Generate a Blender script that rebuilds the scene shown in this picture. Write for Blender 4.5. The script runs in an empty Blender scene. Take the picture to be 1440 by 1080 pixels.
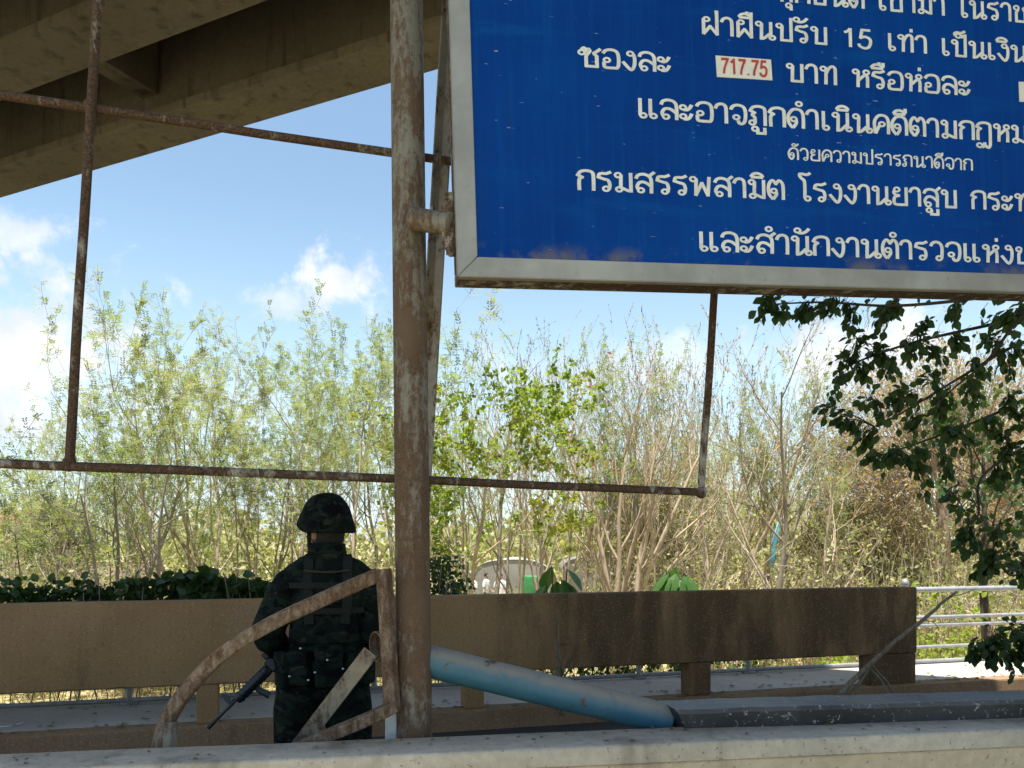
import bpy, bmesh, math, random
from mathutils import Vector, Matrix, noise, Quaternion
R = math.radians
SC = bpy.context.scene
COL = SC.collection
# ------------------------------------------------------------------ camera
CAMZ, FPX = 1.55, 1130.0
cam = bpy.data.objects.new('camera', bpy.data.cameras.new('camera')); COL.objects.link(cam)
cam.location = (0, 0, CAMZ); cam.rotation_euler = (R(90), 0, 0)
cam.data.sensor_width = 36; cam.data.lens = 36 * FPX / 1440; cam.data.shift_y = 220 / 1440
cam.data.clip_start = 0.05; cam.data.clip_end = 3000
SC.camera = cam
# ------------------------------------------------------------------ light
SUN_EL, SUN_AZ = R(79.5), math.atan2(.432, .902)      # light travels along +n of the viaduct
sd = bpy.data.lights.new('sun', 'SUN'); sd.energy = 4.6; sd.angle = R(0.53); sd.color = (1, .955, .88)
sun = bpy.data.objects.new('sun', sd); COL.objects.link(sun); sun.location = (0, -20, 60)
trav = Vector((math.sin(SUN_AZ) * math.cos(SUN_EL), math.cos(SUN_AZ) * math.cos(SUN_EL), -math.sin(SUN_EL)))
sun.rotation_euler = trav.to_track_quat('-Z', 'Y').to_euler()
SC.view_settings.view_transform = 'Standard'; SC.view_settings.look = 'None'
SC.view_settings.exposure = 1.3; SC.view_settings.gamma = 1
try:
    SC.cycles.max_bounces = 8; SC.cycles.diffuse_bounces = 5; SC.cycles.transparent_max_bounces = 6
    SC.cycles.sample_clamp_indirect = 6
except Exception: pass


class NT:
    """tiny node-tree writer"""
    def __init__(s, tree): s.t = tree; s.t.nodes.clear()
    def n(s, typ, ins=None, **kw):
        nd = s.t.nodes.new(typ)
        for k, v in kw.items(): setattr(nd, k, v)
        for k, v in (ins or {}).items():
            sock = nd.inputs[k]
            if isinstance(v, bpy.types.NodeSocket): s.t.links.new(v, sock)
            elif isinstance(v, bpy.types.Node): s.t.links.new(v.outputs[0], sock)
            else:
                if sock.type == 'RGBA' and len(v) == 3: v = (*v, 1)
                sock.default_value = v
        return nd
    def math(s, op, a, b=None, clamp=False):
        i = {0: a}
        if b is not None: i[1] = b
        return s.n('ShaderNodeMath', i, operation=op, use_clamp=clamp)
    def ramp(s, fac, lo, hi, a=0., b=1., smooth=True):
        return s.n('ShaderNodeMapRange', {0: fac, 1: lo, 2: hi, 3: a, 4: b},
                   interpolation_type='SMOOTHSTEP' if smooth else 'LINEAR')
    def mix(s, f, a, b, blend='MIX'):
        nd = s.t.nodes.new('ShaderNodeMix'); nd.data_type = 'RGBA'; nd.blend_type = blend
        for idx, v in ((0, f), (6, a), (7, b)):
            sock = nd.inputs[idx]
            if isinstance(v, bpy.types.Node): v = v.outputs[2] if v.type == 'MIX' else v.outputs[0]
            if isinstance(v, bpy.types.NodeSocket): s.t.links.new(v, sock)
            else: sock.default_value = (*v, 1) if hasattr(v, '__len__') and len(v) == 3 else v
        return nd.outputs[2]
    def noise(s, vec, scale, detail=6, rough=.55, dist=0.):
        i = {'Scale': scale, 'Detail': detail, 'Roughness': rough, 'Distortion': dist}
        if vec is not None: i['Vector'] = vec
        return s.n('ShaderNodeTexNoise', i)


# ------------------------------------------------------------------ sky: Nishita plus clouds set out by direction
W = bpy.data.worlds.new('World'); SC.world = W; W.use_nodes = True
g = NT(W.node_tree)
sky = g.n('ShaderNodeTexSky', sky_type='NISHITA', sun_disc=False)
sky.sun_elevation = SUN_EL; sky.sun_rotation = math.atan2(-trav.x, -trav.y)
sky.air_density = 1.0; sky.dust_density = 1.2; sky.ozone_density = 1.6; sky.altitude = 100
tc = g.n('ShaderNodeTexCoord')
nz = g.noise(tc.outputs['Generated'], 7.5, 10, .66, .3)
nz2 = g.noise(tc.outputs['Generated'], 26, 8, .66)
nsum = g.math('ADD', g.math('MULTIPLY', g.math('SUBTRACT', nz, .5), 2.6), g.math('MULTIPLY', g.math('SUBTRACT', nz2, .5), 1.5))
cover = None
def dirpx(px, py): return Vector(((px - 720) / FPX, 1, (760 - py) / FPX))
for (px, py, rx, ry, dens) in ((-10, 500, 270, 160, 1.), (60, 585, 230, 90, .5), (482, 398, 98, 58, 1.), (408, 425, 58, 30, .55), (12, 322, 52, 36, .7),
                               (1240, 500, 170, 70, .95), (900, 520, 260, 45, .5), (300, 560, 300, 60, .4), (1900, 420, 300, 90, 1.), (-700, 420, 260, 120, 1.), (-1500, 300, 400, 160, 1.)):
    c = dirpx(px, py); L = c.length; c.normalize()
    sx, sz = FPX * L / rx, FPX * L / ry
    d = g.n('ShaderNodeVectorMath', {0: tc.outputs['Generated'], 1: c}, operation='SUBTRACT')
    d = g.n('ShaderNodeVectorMath', {0: d, 1: (sx, sx * .6, sz)}, operation='MULTIPLY')
    d = g.n('ShaderNodeVectorMath', {0: d}, operation='LENGTH')
    v = g.math('SUBTRACT', .95, d.outputs['Value'])
    v = g.math('ADD', g.math('MULTIPLY', v, .75), nsum)
    v = g.math('MULTIPLY', g.ramp(v, -.08, .62), dens)
    cover = v if cover is None else g.math('MAXIMUM', cover, v)
# thin white veil that thickens toward the horizon, plus loose clouds over the rest of the sky
sep = g.n('ShaderNodeSeparateXYZ', {0: tc.outputs['Generated']})
veil = g.ramp(sep.outputs[2], .42, .03, .03, .46)
free = g.math('MULTIPLY', g.ramp(g.noise(tc.outputs['Generated'], 2.3, 8, .6), .56, .72), g.ramp(sep.outputs[1], .2, -.2))
cover = g.math('MAXIMUM', cover, g.math('MULTIPLY', free, .85))
shade = g.ramp(g.noise(tc.outputs['Generated'], 11, 6, .55), .38, .62, 0, 1.0)
cl = g.mix(shade, (.74, .80, .90), (1., 1., 1.))
skyc = g.n('ShaderNodeVectorMath', {0: sky, 1: (.094, .098, .089)}, operation='MULTIPLY')
veilc = g.mix(veil, skyc.outputs[0], (.42, .53, .64))
clc = g.n('ShaderNodeVectorMath', {0: cl, 1: (.47, .47, .47)}, operation='MULTIPLY')
fin = g.mix(cover, veilc, clc.outputs[0])
bg = g.n('ShaderNodeBackground', {'Color': fin, 'Strength': 1.0})
g.n('ShaderNodeOutputWorld', {'Surface': bg})


# ------------------------------------------------------------------ helpers
def at(px, py, d):
    return Vector(((px - 720) / FPX * d, d, CAMZ + (760 - py) / FPX * d))

def tag(o, label=None, cat=None, group=None, kind=None):
    if label: o['label'] = label
    if cat: o['category'] = cat
    if group: o['group'] = group
    if kind: o['kind'] = kind
    return o

def empty(name, loc=(0, 0, 0), label=None, cat=None, group=None):
    o = bpy.data.objects.new(name, None); COL.objects.link(o); o.location = loc
    o.empty_display_size = .1
    return tag(o, label, cat, group)


class MB:
    def __init__(s): s.v = []; s.f = []; s.attr = None
    def add(s, vs, fs):
        b = len(s.v); s.v += [tuple(v) for v in vs]; s.f += [tuple(i + b for i in f) for f in fs]
    def box(s, a, b, M=None):
        (x0, y0, z0), (x1, y1, z1) = a, b
        vs = [Vector(p) for p in ((x0, y0, z0), (x1, y0, z0), (x1, y1, z0), (x0, y1, z0), (x0, y0, z1), (x1, y0, z1), (x1, y1, z1), (x0, y1, z1))]
        if M: vs = [M @ v for v in vs]
        s.add(vs, [(0, 3, 2, 1), (4, 5, 6, 7), (0, 1, 5, 4), (1, 2, 6, 5), (2, 3, 7, 6), (3, 0, 4, 7)])
    def bbox(s, a, b, bev=.006, M=None, seg=1):
        bm = bmesh.new(); bmesh.ops.create_cube(bm, size=1)
        c = (Vector(a) + Vector(b)) / 2; d = Vector(b) - Vector(a)
        for v in bm.verts: v.co = Vector((v.co.x * d.x, v.co.y * d.y, v.co.z * d.z)) + c
        bmesh.ops.bevel(bm, geom=bm.edges[:], offset=bev, segments=seg, affect='EDGES', profile=.6)
        bm.verts.index_update()
        s.add([M @ v.co if M else v.co for v in bm.verts], [[v.index for v in f.verts] for f in bm.faces]); bm.free()
    def tube(s, path, rad, n=8, caps=True, prof=None, up=None, ry=None):
        """sweep; prof = list of unit (x,y) for the section; rad number or list"""
        path = [Vector(p) for p in path]; m = len(path)
        if not hasattr(rad, '__len__'): rad = [rad] * m
        if ry is None: ry = rad
        elif not hasattr(ry, '__len__'): ry = [ry] * m
        prof = prof or [(math.cos(2 * math.pi * k / n), math.sin(2 * math.pi * k / n)) for k in range(n)]
        n = len(prof); vs = []; fs = []; ref = None
        for i, p in enumerate(path):
            t = (path[min(i + 1, m - 1)] - path[max(i - 1, 0)])
            if t.length < 1e-9: t = Vector((0, 0, 1))
            t.normalize()
            if ref is None:
                ref = Vector(up) if up is not None else (Vector((0, 1, 0)) if abs(t.y) < .8 else Vector((0, 0, 1)))
            a = t.cross(ref)
            if a.length < 1e-6: a = t.orthogonal()
            a.normalize(); b = a.cross(t).normalized(); 
            if up is None: ref = b
            for (x, y) in prof: vs.append(p + a * (x * rad[i]) + b * (y * ry[i]))
        for i in range(m - 1):
            for k in range(n):
                k2 = (k + 1) % n
                fs.append((i * n + k, i * n + k2, (i + 1) * n + k2, (i + 1) * n + k))
        if caps: fs.append(tuple(range(n - 1, -1, -1))); fs.append(tuple((m - 1) * n + k for k in range(n)))
        s.add(vs, fs)
    def pipe(s, a, b, ro, ri, n=24, depth=.12):
        """open-ended pipe with a visible bore at both ends"""
        a, b = Vector(a), Vector(b); t = (b - a).normalized(); L = (b - a).length
        s.tube([a, b], ro, n, caps=False)
        for p, sg in ((a, 1), (b, -1)):
            x = t.orthogonal().normalized(); y = t.cross(x)
            rings = [[p + (x * math.cos(2 * math.pi * k / n) + y * math.sin(2 * math.pi * k / n)) * r + t * sg * o for k in range(n)] for r, o in ((ro, 0), (ri, 0), (ri, min(depth, L * .45)))]
            vs = sum(rings, []); fs = []
            for i in range(2):
                for k in range(n):
                    k2 = (k + 1) % n
                    q = (i * n + k, i * n + k2, (i + 1) * n + k2, (i + 1) * n + k)
                    fs.append(q)
            fs.append(tuple(2 * n + k for k in range(n)))
            s.add(vs, fs)
    def leaf(s, p, dr, up, L, w, fold=.15, shape='ovate'):
        """a bent leaf of two halves along dr"""
        dr = dr.normalized(); sd_ = dr.cross(up)
        if sd_.length < 1e-4: sd_ = dr.orthogonal()
        sd_.normalize(); nn = sd_.cross(dr)
        if shape == 'quad':
            s.add([p, p + dr * L * .5 + sd_ * w, p + dr * L, p + dr * L * .5 - sd_ * w], [(0, 1, 2, 3)]); return
        pts = [(0, 0), (.28, .8), (.55, 1.), (.82, .5), (1, 0)]
        c = [p + dr * L * t - nn * L * .22 * t * t for t, _ in pts]
        e1 = [c[i] + sd_ * w * pts[i][1] + nn * fold * w * pts[i][1] for i in (1, 2, 3)]
        e2 = [c[i] - sd_ * w * pts[i][1] + nn * fold * w * pts[i][1] for i in (1, 2, 3)]
        vs = c + e1 + e2
        s.add(vs, [(0, 5, 1), (1, 5, 6, 2), (2, 6, 7, 3), (3, 7, 4), (0, 1, 8), (1, 2, 9, 8), (2, 3, 10, 9), (3, 4, 10)])
    def build(s, name, mat, parent=None, smooth=False, auto=None):
        me = bpy.data.meshes.new(name); me.from_pydata(s.v, [], s.f); me.update()
        if smooth:
            me.polygons.foreach_set('use_smooth', [True] * len(me.polygons))
        if mat: me.materials.append(mat)
        o = bpy.data.objects.new(name, me); COL.objects.link(o)
        if parent: o.parent = parent
        if smooth and auto:
            me.set_sharp_from_angle(angle=R(auto))
        return o

def jit(o_mb, amp, sc):
    o_mb.v = [tuple(Vector(v) + noise.noise_vector(Vector(v) * sc) * amp) for v in o_mb.v]

def cr(pts, k=6):
    """Catmull-Rom through pts"""
    P_ = [Vector(p) for p in pts]; out = []
    for i in range(len(P_) - 1):
        a, b, c, d = P_[max(i - 1, 0)], P_[i], P_[i + 1], P_[min(i + 2, len(P_) - 1)]
        for j in range(k):
            t = j / k
            out.append(.5 * ((2 * b) + (c - a) * t + (2 * a - 5 * b + 4 * c - d) * t * t + (3 * b - a - 3 * c + d) * t ** 3))
    out.append(P_[-1]); return out

SQ = [(-1, -1), (1, -1), (1, 1), (-1, 1)]
def rsq(c=.25):
    return [(-1 + c, -1), (1 - c, -1), (1, -1 + c), (1, 1 - c), (1 - c, 1), (-1 + c, 1), (-1, 1 - c), (-1, -1 + c)]

# ------------------------------------------------------------------ materials
def newmat(name):
    m = bpy.data.materials.new(name); m.use_nodes = True
    return m, NT(m.node_tree)

def finish(m, g, col, rough=.8, bump=None, bstr=.3, bdist=.01, metal=0., spec=.4):
    ins = {'Base Color': col, 'Roughness': rough, 'Metallic': metal, 'Specular IOR Level': spec}
    if bump is not None:
        b = g.n('ShaderNodeBump', {'Height': bump, 'Strength': bstr, 'Distance': bdist}); ins['Normal'] = b
    p = g.n('ShaderNodeBsdfPrincipled', ins)
    g.n('ShaderNodeOutputMaterial', {'Surface': p}); return m

def concrete(name, a, b, stain, big=1.2, fine=40, stain_amt=.6, streak=True, speck=0., bstr=.35):
    m, g = newmat(name); tc = g.n('ShaderNodeTexCoord').outputs['Object']
    n1 = g.noise(tc, big, 8, .6); n2 = g.noise(tc, fine, 6, .65)
    col = g.mix(g.ramp(n1, .35, .68), a, b)
    col = g.mix(g.ramp(n2, .3, .7, 0, .35), col, [c * .55 for c in a])
    if streak:
        mp = g.n('ShaderNodeMapping', {'Vector': tc, 'Scale': (3.2, 3.2, .35)})
        st = g.ramp(g.noise(mp, 1.6, 7, .62), .5, .72, 0, stain_amt)
        col = g.mix(st, col, stain)
    pits = g.ramp(g.noise(tc, fine * 3.1, 2, .5), .66, .74)
    col = g.mix(g.math('MULTIPLY', pits, .55), col, [c * .35 for c in a])
    if speck:
        vo = g.n('ShaderNodeTexVoronoi', {'Vector': tc, 'Scale': 85.}, feature='F1')
        s1 = g.ramp(vo.outputs['Distance'], .1, .55, 1, 0)
        rn = g.n('ShaderNodeSeparateColor', {0: vo.outputs['Color']})
        col = g.mix(g.math('MULTIPLY', g.ramp(rn.outputs[0], .55, .95), g.math('MULTIPLY', s1, speck)), col, [min(1, c * 2.1) for c in b])
        col = g.mix(g.math('MULTIPLY', g.ramp(rn.outputs[1], .6, .95), g.math('MULTIPLY', s1, speck)), col, [c * .35 for c in a])
    h = g.math('ADD', g.math('MULTIPLY', n2, .6), g.math('MULTIPLY', pits, -.5))
    return finish(m, g, col, .88, h, bstr, .006, spec=.25)

def rusted(name, paint, rust, lo=.46, hi=.56, scale=9, dark=(.03, .02, .015), rough=.62):
    m, g = newmat(name); tc = g.n('ShaderNodeTexCoord').outputs['Object']
    mp = g.n('ShaderNodeMapping', {'Vector': tc, 'Scale': (1, 1, .45)})
    n1 = g.noise(mp, scale, 10, .72, .4); n2 = g.noise(tc, scale * 7, 5, .6); nb = g.noise(mp, 2.2, 4, .5)
    f = g.math('ADD', n1, g.math('MULTIPLY', g.math('SUBTRACT', nb, .5), .55))
    f = g.math('ADD', f, g.math('MULTIPLY', g.math('SUBTRACT', n2, .5), .12))
    r = g.ramp(f, lo, hi)
    rc = g.mix(g.ramp(n2, .3, .7), rust, dark)
    pc = g.mix(g.ramp(g.noise(tc, 30, 4, .6), .35, .7, 0, .5), paint, [c * .6 for c in paint])
    col = g.mix(r, pc, rc)
    h = g.math('ADD', g.math('MULTIPLY', r, .6), g.math('MULTIPLY', n2, .5))
    return finish(m, g, col, g.ramp(r, 0, 1, rough - .15, .92), h, .35, .003, spec=.35)

def rustpole():
    m, g = newmat('pole_flaking_paint'); tc = g.n('ShaderNodeTexCoord').outputs['Object']
    sp = g.n('ShaderNodeSeparateXYZ', {0: tc}); mp = g.n('ShaderNodeMapping', {'Vector': tc, 'Scale': (1, 1, .5)})
    n1 = g.noise(mp, 55, 12, .78, .3); n2 = g.noise(tc, 210, 4, .6); nb = g.noise(mp, 5, 6, .6, .5)
    f = g.math('ADD', n1, g.math('MULTIPLY', g.math('SUBTRACT', nb, .5), .9))
    f = g.math('ADD', f, g.ramp(sp.outputs[2], 2.8, 1.7, .0, .12))
    st = g.noise(g.n('ShaderNodeMapping', {'Vector': tc, 'Scale': (1, 1, .10)}), 34, 5, .6)
    f = g.math('ADD', f, g.math('MULTIPLY', g.math('SUBTRACT', .5, st), .55))
    r = g.ramp(f, .34, .60)
    rc = g.mix(g.ramp(n2, .3, .7), (.140, .083, .050), (.066, .042, .028)); rc = g.mix(g.ramp(nb, .45, .62, 0, .7), rc, (.135, .09, .06))
    pc = g.mix(g.ramp(n1, .3, .5, .6, 0), (.22, .205, .17), (.15, .125, .095))
    return finish(m, g, g.mix(r, pc, rc), g.ramp(r, 0, 1, .5, .92), g.math('ADD', g.math('MULTIPLY', r, .6), g.math('MULTIPLY', n2, .5)), .5, .003, spec=.3)

def leafmat(name, a, b, c, trans=.35, rough=.5):
    m, g = newmat(name)
    geo = g.n('ShaderNodeNewGeometry'); rnd = geo.outputs['Random Per Island']
    col = g.mix(g.ramp(rnd, 0, 1, 0, 1, False), a, b)
    nn = g.noise(geo.outputs['Position'], .9, 3, .5)
    col = g.mix(g.ramp(nn, .45, .68), col, c)
    p = g.n('ShaderNodeBsdfPrincipled', {'Base Color': col, 'Roughness': rough, 'Specular IOR Level': .35})
    t = g.n('ShaderNodeBsdfTranslucent', {'Color': g.mix(1., col, (1.5, 1.5, .8), 'MULTIPLY')})
    mx = g.n('ShaderNodeMixShader', {0: trans, 1: p, 2: t})
    g.n('ShaderNodeOutputMaterial', {'Surface': mx}); return m

def barkmat(name, a, b, scale=14):
    m, g = newmat(name); tc = g.n('ShaderNodeTexCoord').outputs['Object']
    mp = g.n('ShaderNodeMapping', {'Vector': tc, 'Scale': (1, 1, .25)})
    n1 = g.noise(mp, scale, 8, .65); n2 = g.noise(tc, 1.3, 3, .5)
    col = g.mix(g.ramp(n1, .35, .68), a, b)
    col = g.mix(g.ramp(n2, .45, .7, 0, .5), col, [c * .6 for c in a])
    return finish(m, g, col, .9, n1, .5, .01, spec=.2)

def plain(name, c, rough=.6, var=.25, scale=18, metal=0., spec=.4, bstr=.1):
    m, g = newmat(name); tc = g.n('ShaderNodeTexCoord').outputs['Object']
    n1 = g.noise(tc, scale, 6, .6)
    col = g.mix(g.ramp(n1, .3, .7), c, [x * (1 - var) for x in c])
    return finish(m, g, col, rough, n1, bstr, .004, metal, spec)

MT = {}
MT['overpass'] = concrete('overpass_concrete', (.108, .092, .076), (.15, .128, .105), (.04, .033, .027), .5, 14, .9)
MT['ledge'] = concrete('ledge_concrete', (.47, .415, .335), (.60, .53, .435), (.22, .19, .15), 3.2, 30, .75, bstr=.9)
MT['ledge_front'] = concrete('ledge_plaster', (.54, .44, .30), (.63, .52, .37), (.22, .18, .13), 2.6, 24, .7, bstr=.9)
MT['pavement'] = concrete('pavement_concrete', (.42, .37, .31), (.54, .485, .415), (.27, .24, .20), 1.4, 50, .3, False, .25)
MT['kerb'] = concrete('kerb_aggregate', (.25, .155, .085), (.31, .20, .115), (.11, .07, .04), 1.1, 60, .5, True, .6)
MT['road'] = concrete('road_asphalt', (.06, .058, .055), (.085, .08, .075), (.04, .04, .04), .8, 60, .3, False, .3)

# brown washed-aggregate parapet, darker water stains toward the right half
m, g = newmat('parapet_aggregate'); tc = g.n('ShaderNodeTexCoord').outputs['Object']
sp = g.n('ShaderNodeSeparateXYZ', {0: tc})
n1 = g.noise(tc, 1.1, 6, .6); n2 = g.noise(tc, 70, 4, .6)
col = g.mix(g.ramp(n1, .35, .68), (.285, .165, .075), (.355, .21, .10))
mp = g.n('ShaderNodeMapping', {'Vector': tc, 'Scale': (2.1, 2.1, .55)})
st = g.noise(mp, 1.25, 8, .62, .5)
bias = g.ramp(sp.outputs[0], 1.9, 3.2, -.10, .13)
stf = g.ramp(g.math('ADD', st, bias), .38, .74, 0, .9)
col = g.mix(stf, col, (.080, .050, .026))
vo = g.n('ShaderNodeTexVoronoi', {'Vector': tc, 'Scale': 75.}, feature='F1')
s1 = g.ramp(vo.outputs['Distance'], .1, .55, 1, 0); rn = g.n('ShaderNodeSeparateColor', {0: vo.outputs['Color']})
col = g.mix(g.math('MULTIPLY', g.ramp(rn.outputs[0], .6, .95), g.math('MULTIPLY', s1, .45)), col, (.52, .43, .32))
col = g.mix(g.math('MULTIPLY', g.ramp(rn.outputs[1], .55, .95), g.math('MULTIPLY', s1, .6)), col, (.07, .05, .035))
MT['parapet'] = finish(m, g, col, .9, g.math('ADD', vo.outputs['Distance'], g.math('MULTIPLY', n2, .5)), .35, .004, spec=.25)

MT['pole'] = rustpole()
MT['bar'] = rusted('bar_rust', (.34, .31, .27), (.11, .062, .04), .30, .50, 20)
MT['angle'] = rusted('angle_paint', (.27, .24, .20), (.15, .085, .05), .45, .60, 14)
MT['bent'] = rusted('bent_tube_rust', (.30, .225, .165), (.145, .078, .045), .22, .60, 46)
MT['greypipe'] = rusted('stub_pipe_rust', (.235, .205, .165), (.11, .064, .04), .38, .62, 26)
MT['whitepost'] = rusted('white_post_paint', (.66, .66, .64), (.2, .12, .08), .6, .7, 10)
MT['blackbeam'] = None
m, g = newmat('blue_pipe_paint'); tc = g.n('ShaderNodeTexCoord').outputs['Object']
geo = g.n('ShaderNodeNewGeometry'); spn = g.n('ShaderNodeSeparateXYZ', {0: geo.outputs['Normal']})
n1 = g.noise(tc, 13, 9, .7, .4); n2 = g.noise(tc, 60, 5, .6); n3 = g.noise(tc, 4, 5, .6)
col = g.mix(g.ramp(n3, .35, .7), (.026, .105, .17), (.05, .15, .215))
# settled dust on the upward side: loose, patchy, where dirt comes to rest
dust = g.math('MULTIPLY', g.ramp(spn.outputs[2], .0, .7), g.ramp(n1, .22, .52))
col = g.mix(g.math('MULTIPLY', dust, .9), col, (.26, .235, .20))
chip = g.ramp(g.math('ADD', n1, g.math('MULTIPLY', n2, .1)), .74, .76)
col = g.mix(chip, col, (.55, .52, .48))
rust = g.ramp(g.noise(tc, 9, 9, .7, .6), .57, .66)
col = g.mix(rust, col, (.085, .04, .028))
MT['bluepipe'] = finish(m, g, col, g.ramp(dust, 0, 1, .42, .85), n2, .2, .003)

m, g = newmat('black_beam_paint'); tc = g.n('ShaderNodeTexCoord').outputs['Object']
n1 = g.noise(tc, 20, 9, .72, .5); n3 = g.noise(tc, 5, 5, .6)
geo = g.n('ShaderNodeNewGeometry'); spn = g.n('ShaderNodeSeparateXYZ', {0: geo.outputs['Normal']})
col = g.mix(g.ramp(n3, .35, .7), (.016, .017, .02), (.035, .036, .04))
dust = g.math('MULTIPLY', g.ramp(spn.outputs[2], .3, .95), g.ramp(n3, .25, .6, .35, .95))
col = g.mix(g.math('MULTIPLY', dust, .7), col, (.17, .17, .17))
col = g.mix(g.ramp(g.noise(tc, 42, 10, .78, .3), .585, .62), col, (.40, .39, .36))
MT['blackbeam'] = finish(m, g, col, .5, n1, .25, .004)

m, g = newmat('sign_aluminium'); tc = g.n('ShaderNodeTexCoord').outputs['Object']
n1 = g.noise(tc, 3.5, 6, .6); n2 = g.noise(tc, 45, 6, .7, .6); n3 = g.noise(tc, 22, 3, .5)
col = g.mix(g.ramp(n1, .3, .7), (.27, .262, .245), (.40, .39, .37))
col = g.mix(g.ramp(n2, .62, .72, 0, .7), col, (.20, .18, .15))
col = g.mix(g.ramp(n3, .64, .74, 0, .6), col, (.30, .26, .21))
MT['alu'] = finish(m, g, col, .5, n2, .08, .002, .35)
m, g = newmat('sign_blue_sheet'); tc = g.n('ShaderNodeTexCoord').outputs['Object']
n1 = g.noise(tc, 2.0, 5, .6)
mpv = g.n('ShaderNodeMapping', {'Vector': tc, 'Scale': (60, 60, 2.2)}); nv = g.noise(mpv, 1.0, 5, .7)
col = g.mix(g.ramp(n1, .3, .75), (.0008, .037, .235), (.0012, .052, .30))
col = g.mix(g.ramp(nv, .45, .75, 0, .5), col, (.002, .075, .31))
rot = g.n('ShaderNodeMapping', {'Vector': tc, 'Rotation': (0, .6, 0), 'Scale': (1, 1, 5)})
sc_ = g.math('MAXIMUM', g.ramp(g.noise(rot, 26, 3, .5), .725, .745), g.ramp(g.noise(g.n('ShaderNodeMapping', {'Vector': tc, 'Rotation': (0, -1.1, 0), 'Scale': (1, 1, 9)}), 13, 4, .6), .715, .74))
col = g.mix(g.math('MULTIPLY', sc_, .75), col, (.30, .36, .46))
sps = g.n('ShaderNodeSeparateXYZ', {0: tc})
mpw = g.n('ShaderNodeMapping', {'Vector': tc, 'Scale': (1.2, 1, 7)}); fade = g.ramp(g.noise(mpw, 1.6, 6, .62, .6), .52, .74, 0, .55)
col = g.mix(fade, col, (.002, .078, .32))
mpd = g.n('ShaderNodeMapping', {'Vector': tc, 'Scale': (14, 1, .9)}); drip = g.ramp(g.noise(mpd, 1.3, 6, .65), .56, .74, 0, .30)
col = g.mix(drip, col, (.012, .035, .12))
edge = g.math('MULTIPLY', g.ramp(sps.outputs[2], .125, .062), g.ramp(g.noise(tc, 6, 6, .65), .48, .66, 0, .75))
col = g.mix(edge, col, (.16, .15, .14))
dk = g.ramp(g.noise(tc, 19, 4, .6), .70, .74)
col = g.mix(g.math('MULTIPLY', dk, .55), col, (.02, .035, .08))
MT['signblue'] = finish(m, g, col, .55, nv, .05, .001, spec=.07)
MT['letter'] = plain('letter_white', (.80, .80, .79), .6, .2, 25)
MT['sticker'] = plain('sticker_white', (.78, .76, .72), .5, .08, 30)
MT['red'] = plain('sticker_red', (.55, .07, .05), .5, .3, 30)
MT['rail'] = plain('rail_galvanised', (.36, .375, .38), .5, .3, 12, .3)
MT['stick'] = barkmat('dead_wood', (.17, .13, .09), (.30, .25, .19), 30)
MT['trunk_tan'] = barkmat('bark_tan', (.37, .285, .20), (.52, .425, .32))
MT['trunk_grey'] = barkmat('bark_grey', (.24, .205, .16), (.36, .31, .25))
MT['trunk_dark'] = barkmat('bark_dark', (.05, .04, .03), (.09, .07, .055))
MT['leaf_feather'] = leafmat('leaf_feathery', (.16, .215, .085), (.25, .29, .135), (.29, .29, .115), .45)
MT['leaf_lime'] = leafmat('leaf_lime', (.14, .22, .025), (.24, .30, .05), (.27, .27, .05), .5)
MT['leaf_dry'] = leafmat('leaf_dry', (.29, .25, .10), (.33, .30, .14), (.40, .22, .09), .35)
MT['leaf_thicket'] = leafmat('leaf_thicket', (.20, .23, .08), (.31, .31, .15), (.34, .31, .16), .4)
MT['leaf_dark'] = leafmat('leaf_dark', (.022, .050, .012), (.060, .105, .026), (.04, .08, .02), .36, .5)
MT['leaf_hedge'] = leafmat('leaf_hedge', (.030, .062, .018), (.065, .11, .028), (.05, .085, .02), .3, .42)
MT['leaf_big'] = leafmat('leaf_big', (.04, .11, .025), (.075, .16, .035), (.06, .13, .03), .35, .4)
MT['leaf_orange'] = leafmat('leaf_orange', (.30, .14, .07), (.36, .18, .09), (.33, .15, .08), .4)
MT['twig_brown'] = barkmat('twig_brown', (.33, .26, .195), (.45, .365, .28), 8)
MT['dry'] = leafmat('dry_grass', (.52, .42, .19), (.62, .52, .27), (.42, .36, .15), .3, .8)
MT['pods'] = leafmat('seed_pods', (.17, .11, .06), (.22, .16, .085), (.16, .2, .08), .2)

# ground: earth, dead grass, trodden patches
m, g = newmat('earth_and_dead_grass'); tc = g.n('ShaderNodeTexCoord').outputs['Object']
n1 = g.noise(tc, .45, 8, .6); n2 = g.noise(tc, 9, 8, .7); n3 = g.noise(tc, .05, 4, .5)
col = g.mix(g.ramp(n1, .35, .68), (.40, .33, .19), (.50, .42, .22))
col = g.mix(g.ramp(n2, .4, .7, 0, .6), col, (.22, .18, .10))
col = g.mix(g.ramp(n3, .45, .6, 0, .6), col, (.17, .19, .07))
MT['ground'] = finish(m, g, col, .95, n2, .6, .05, spec=.15)

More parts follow.
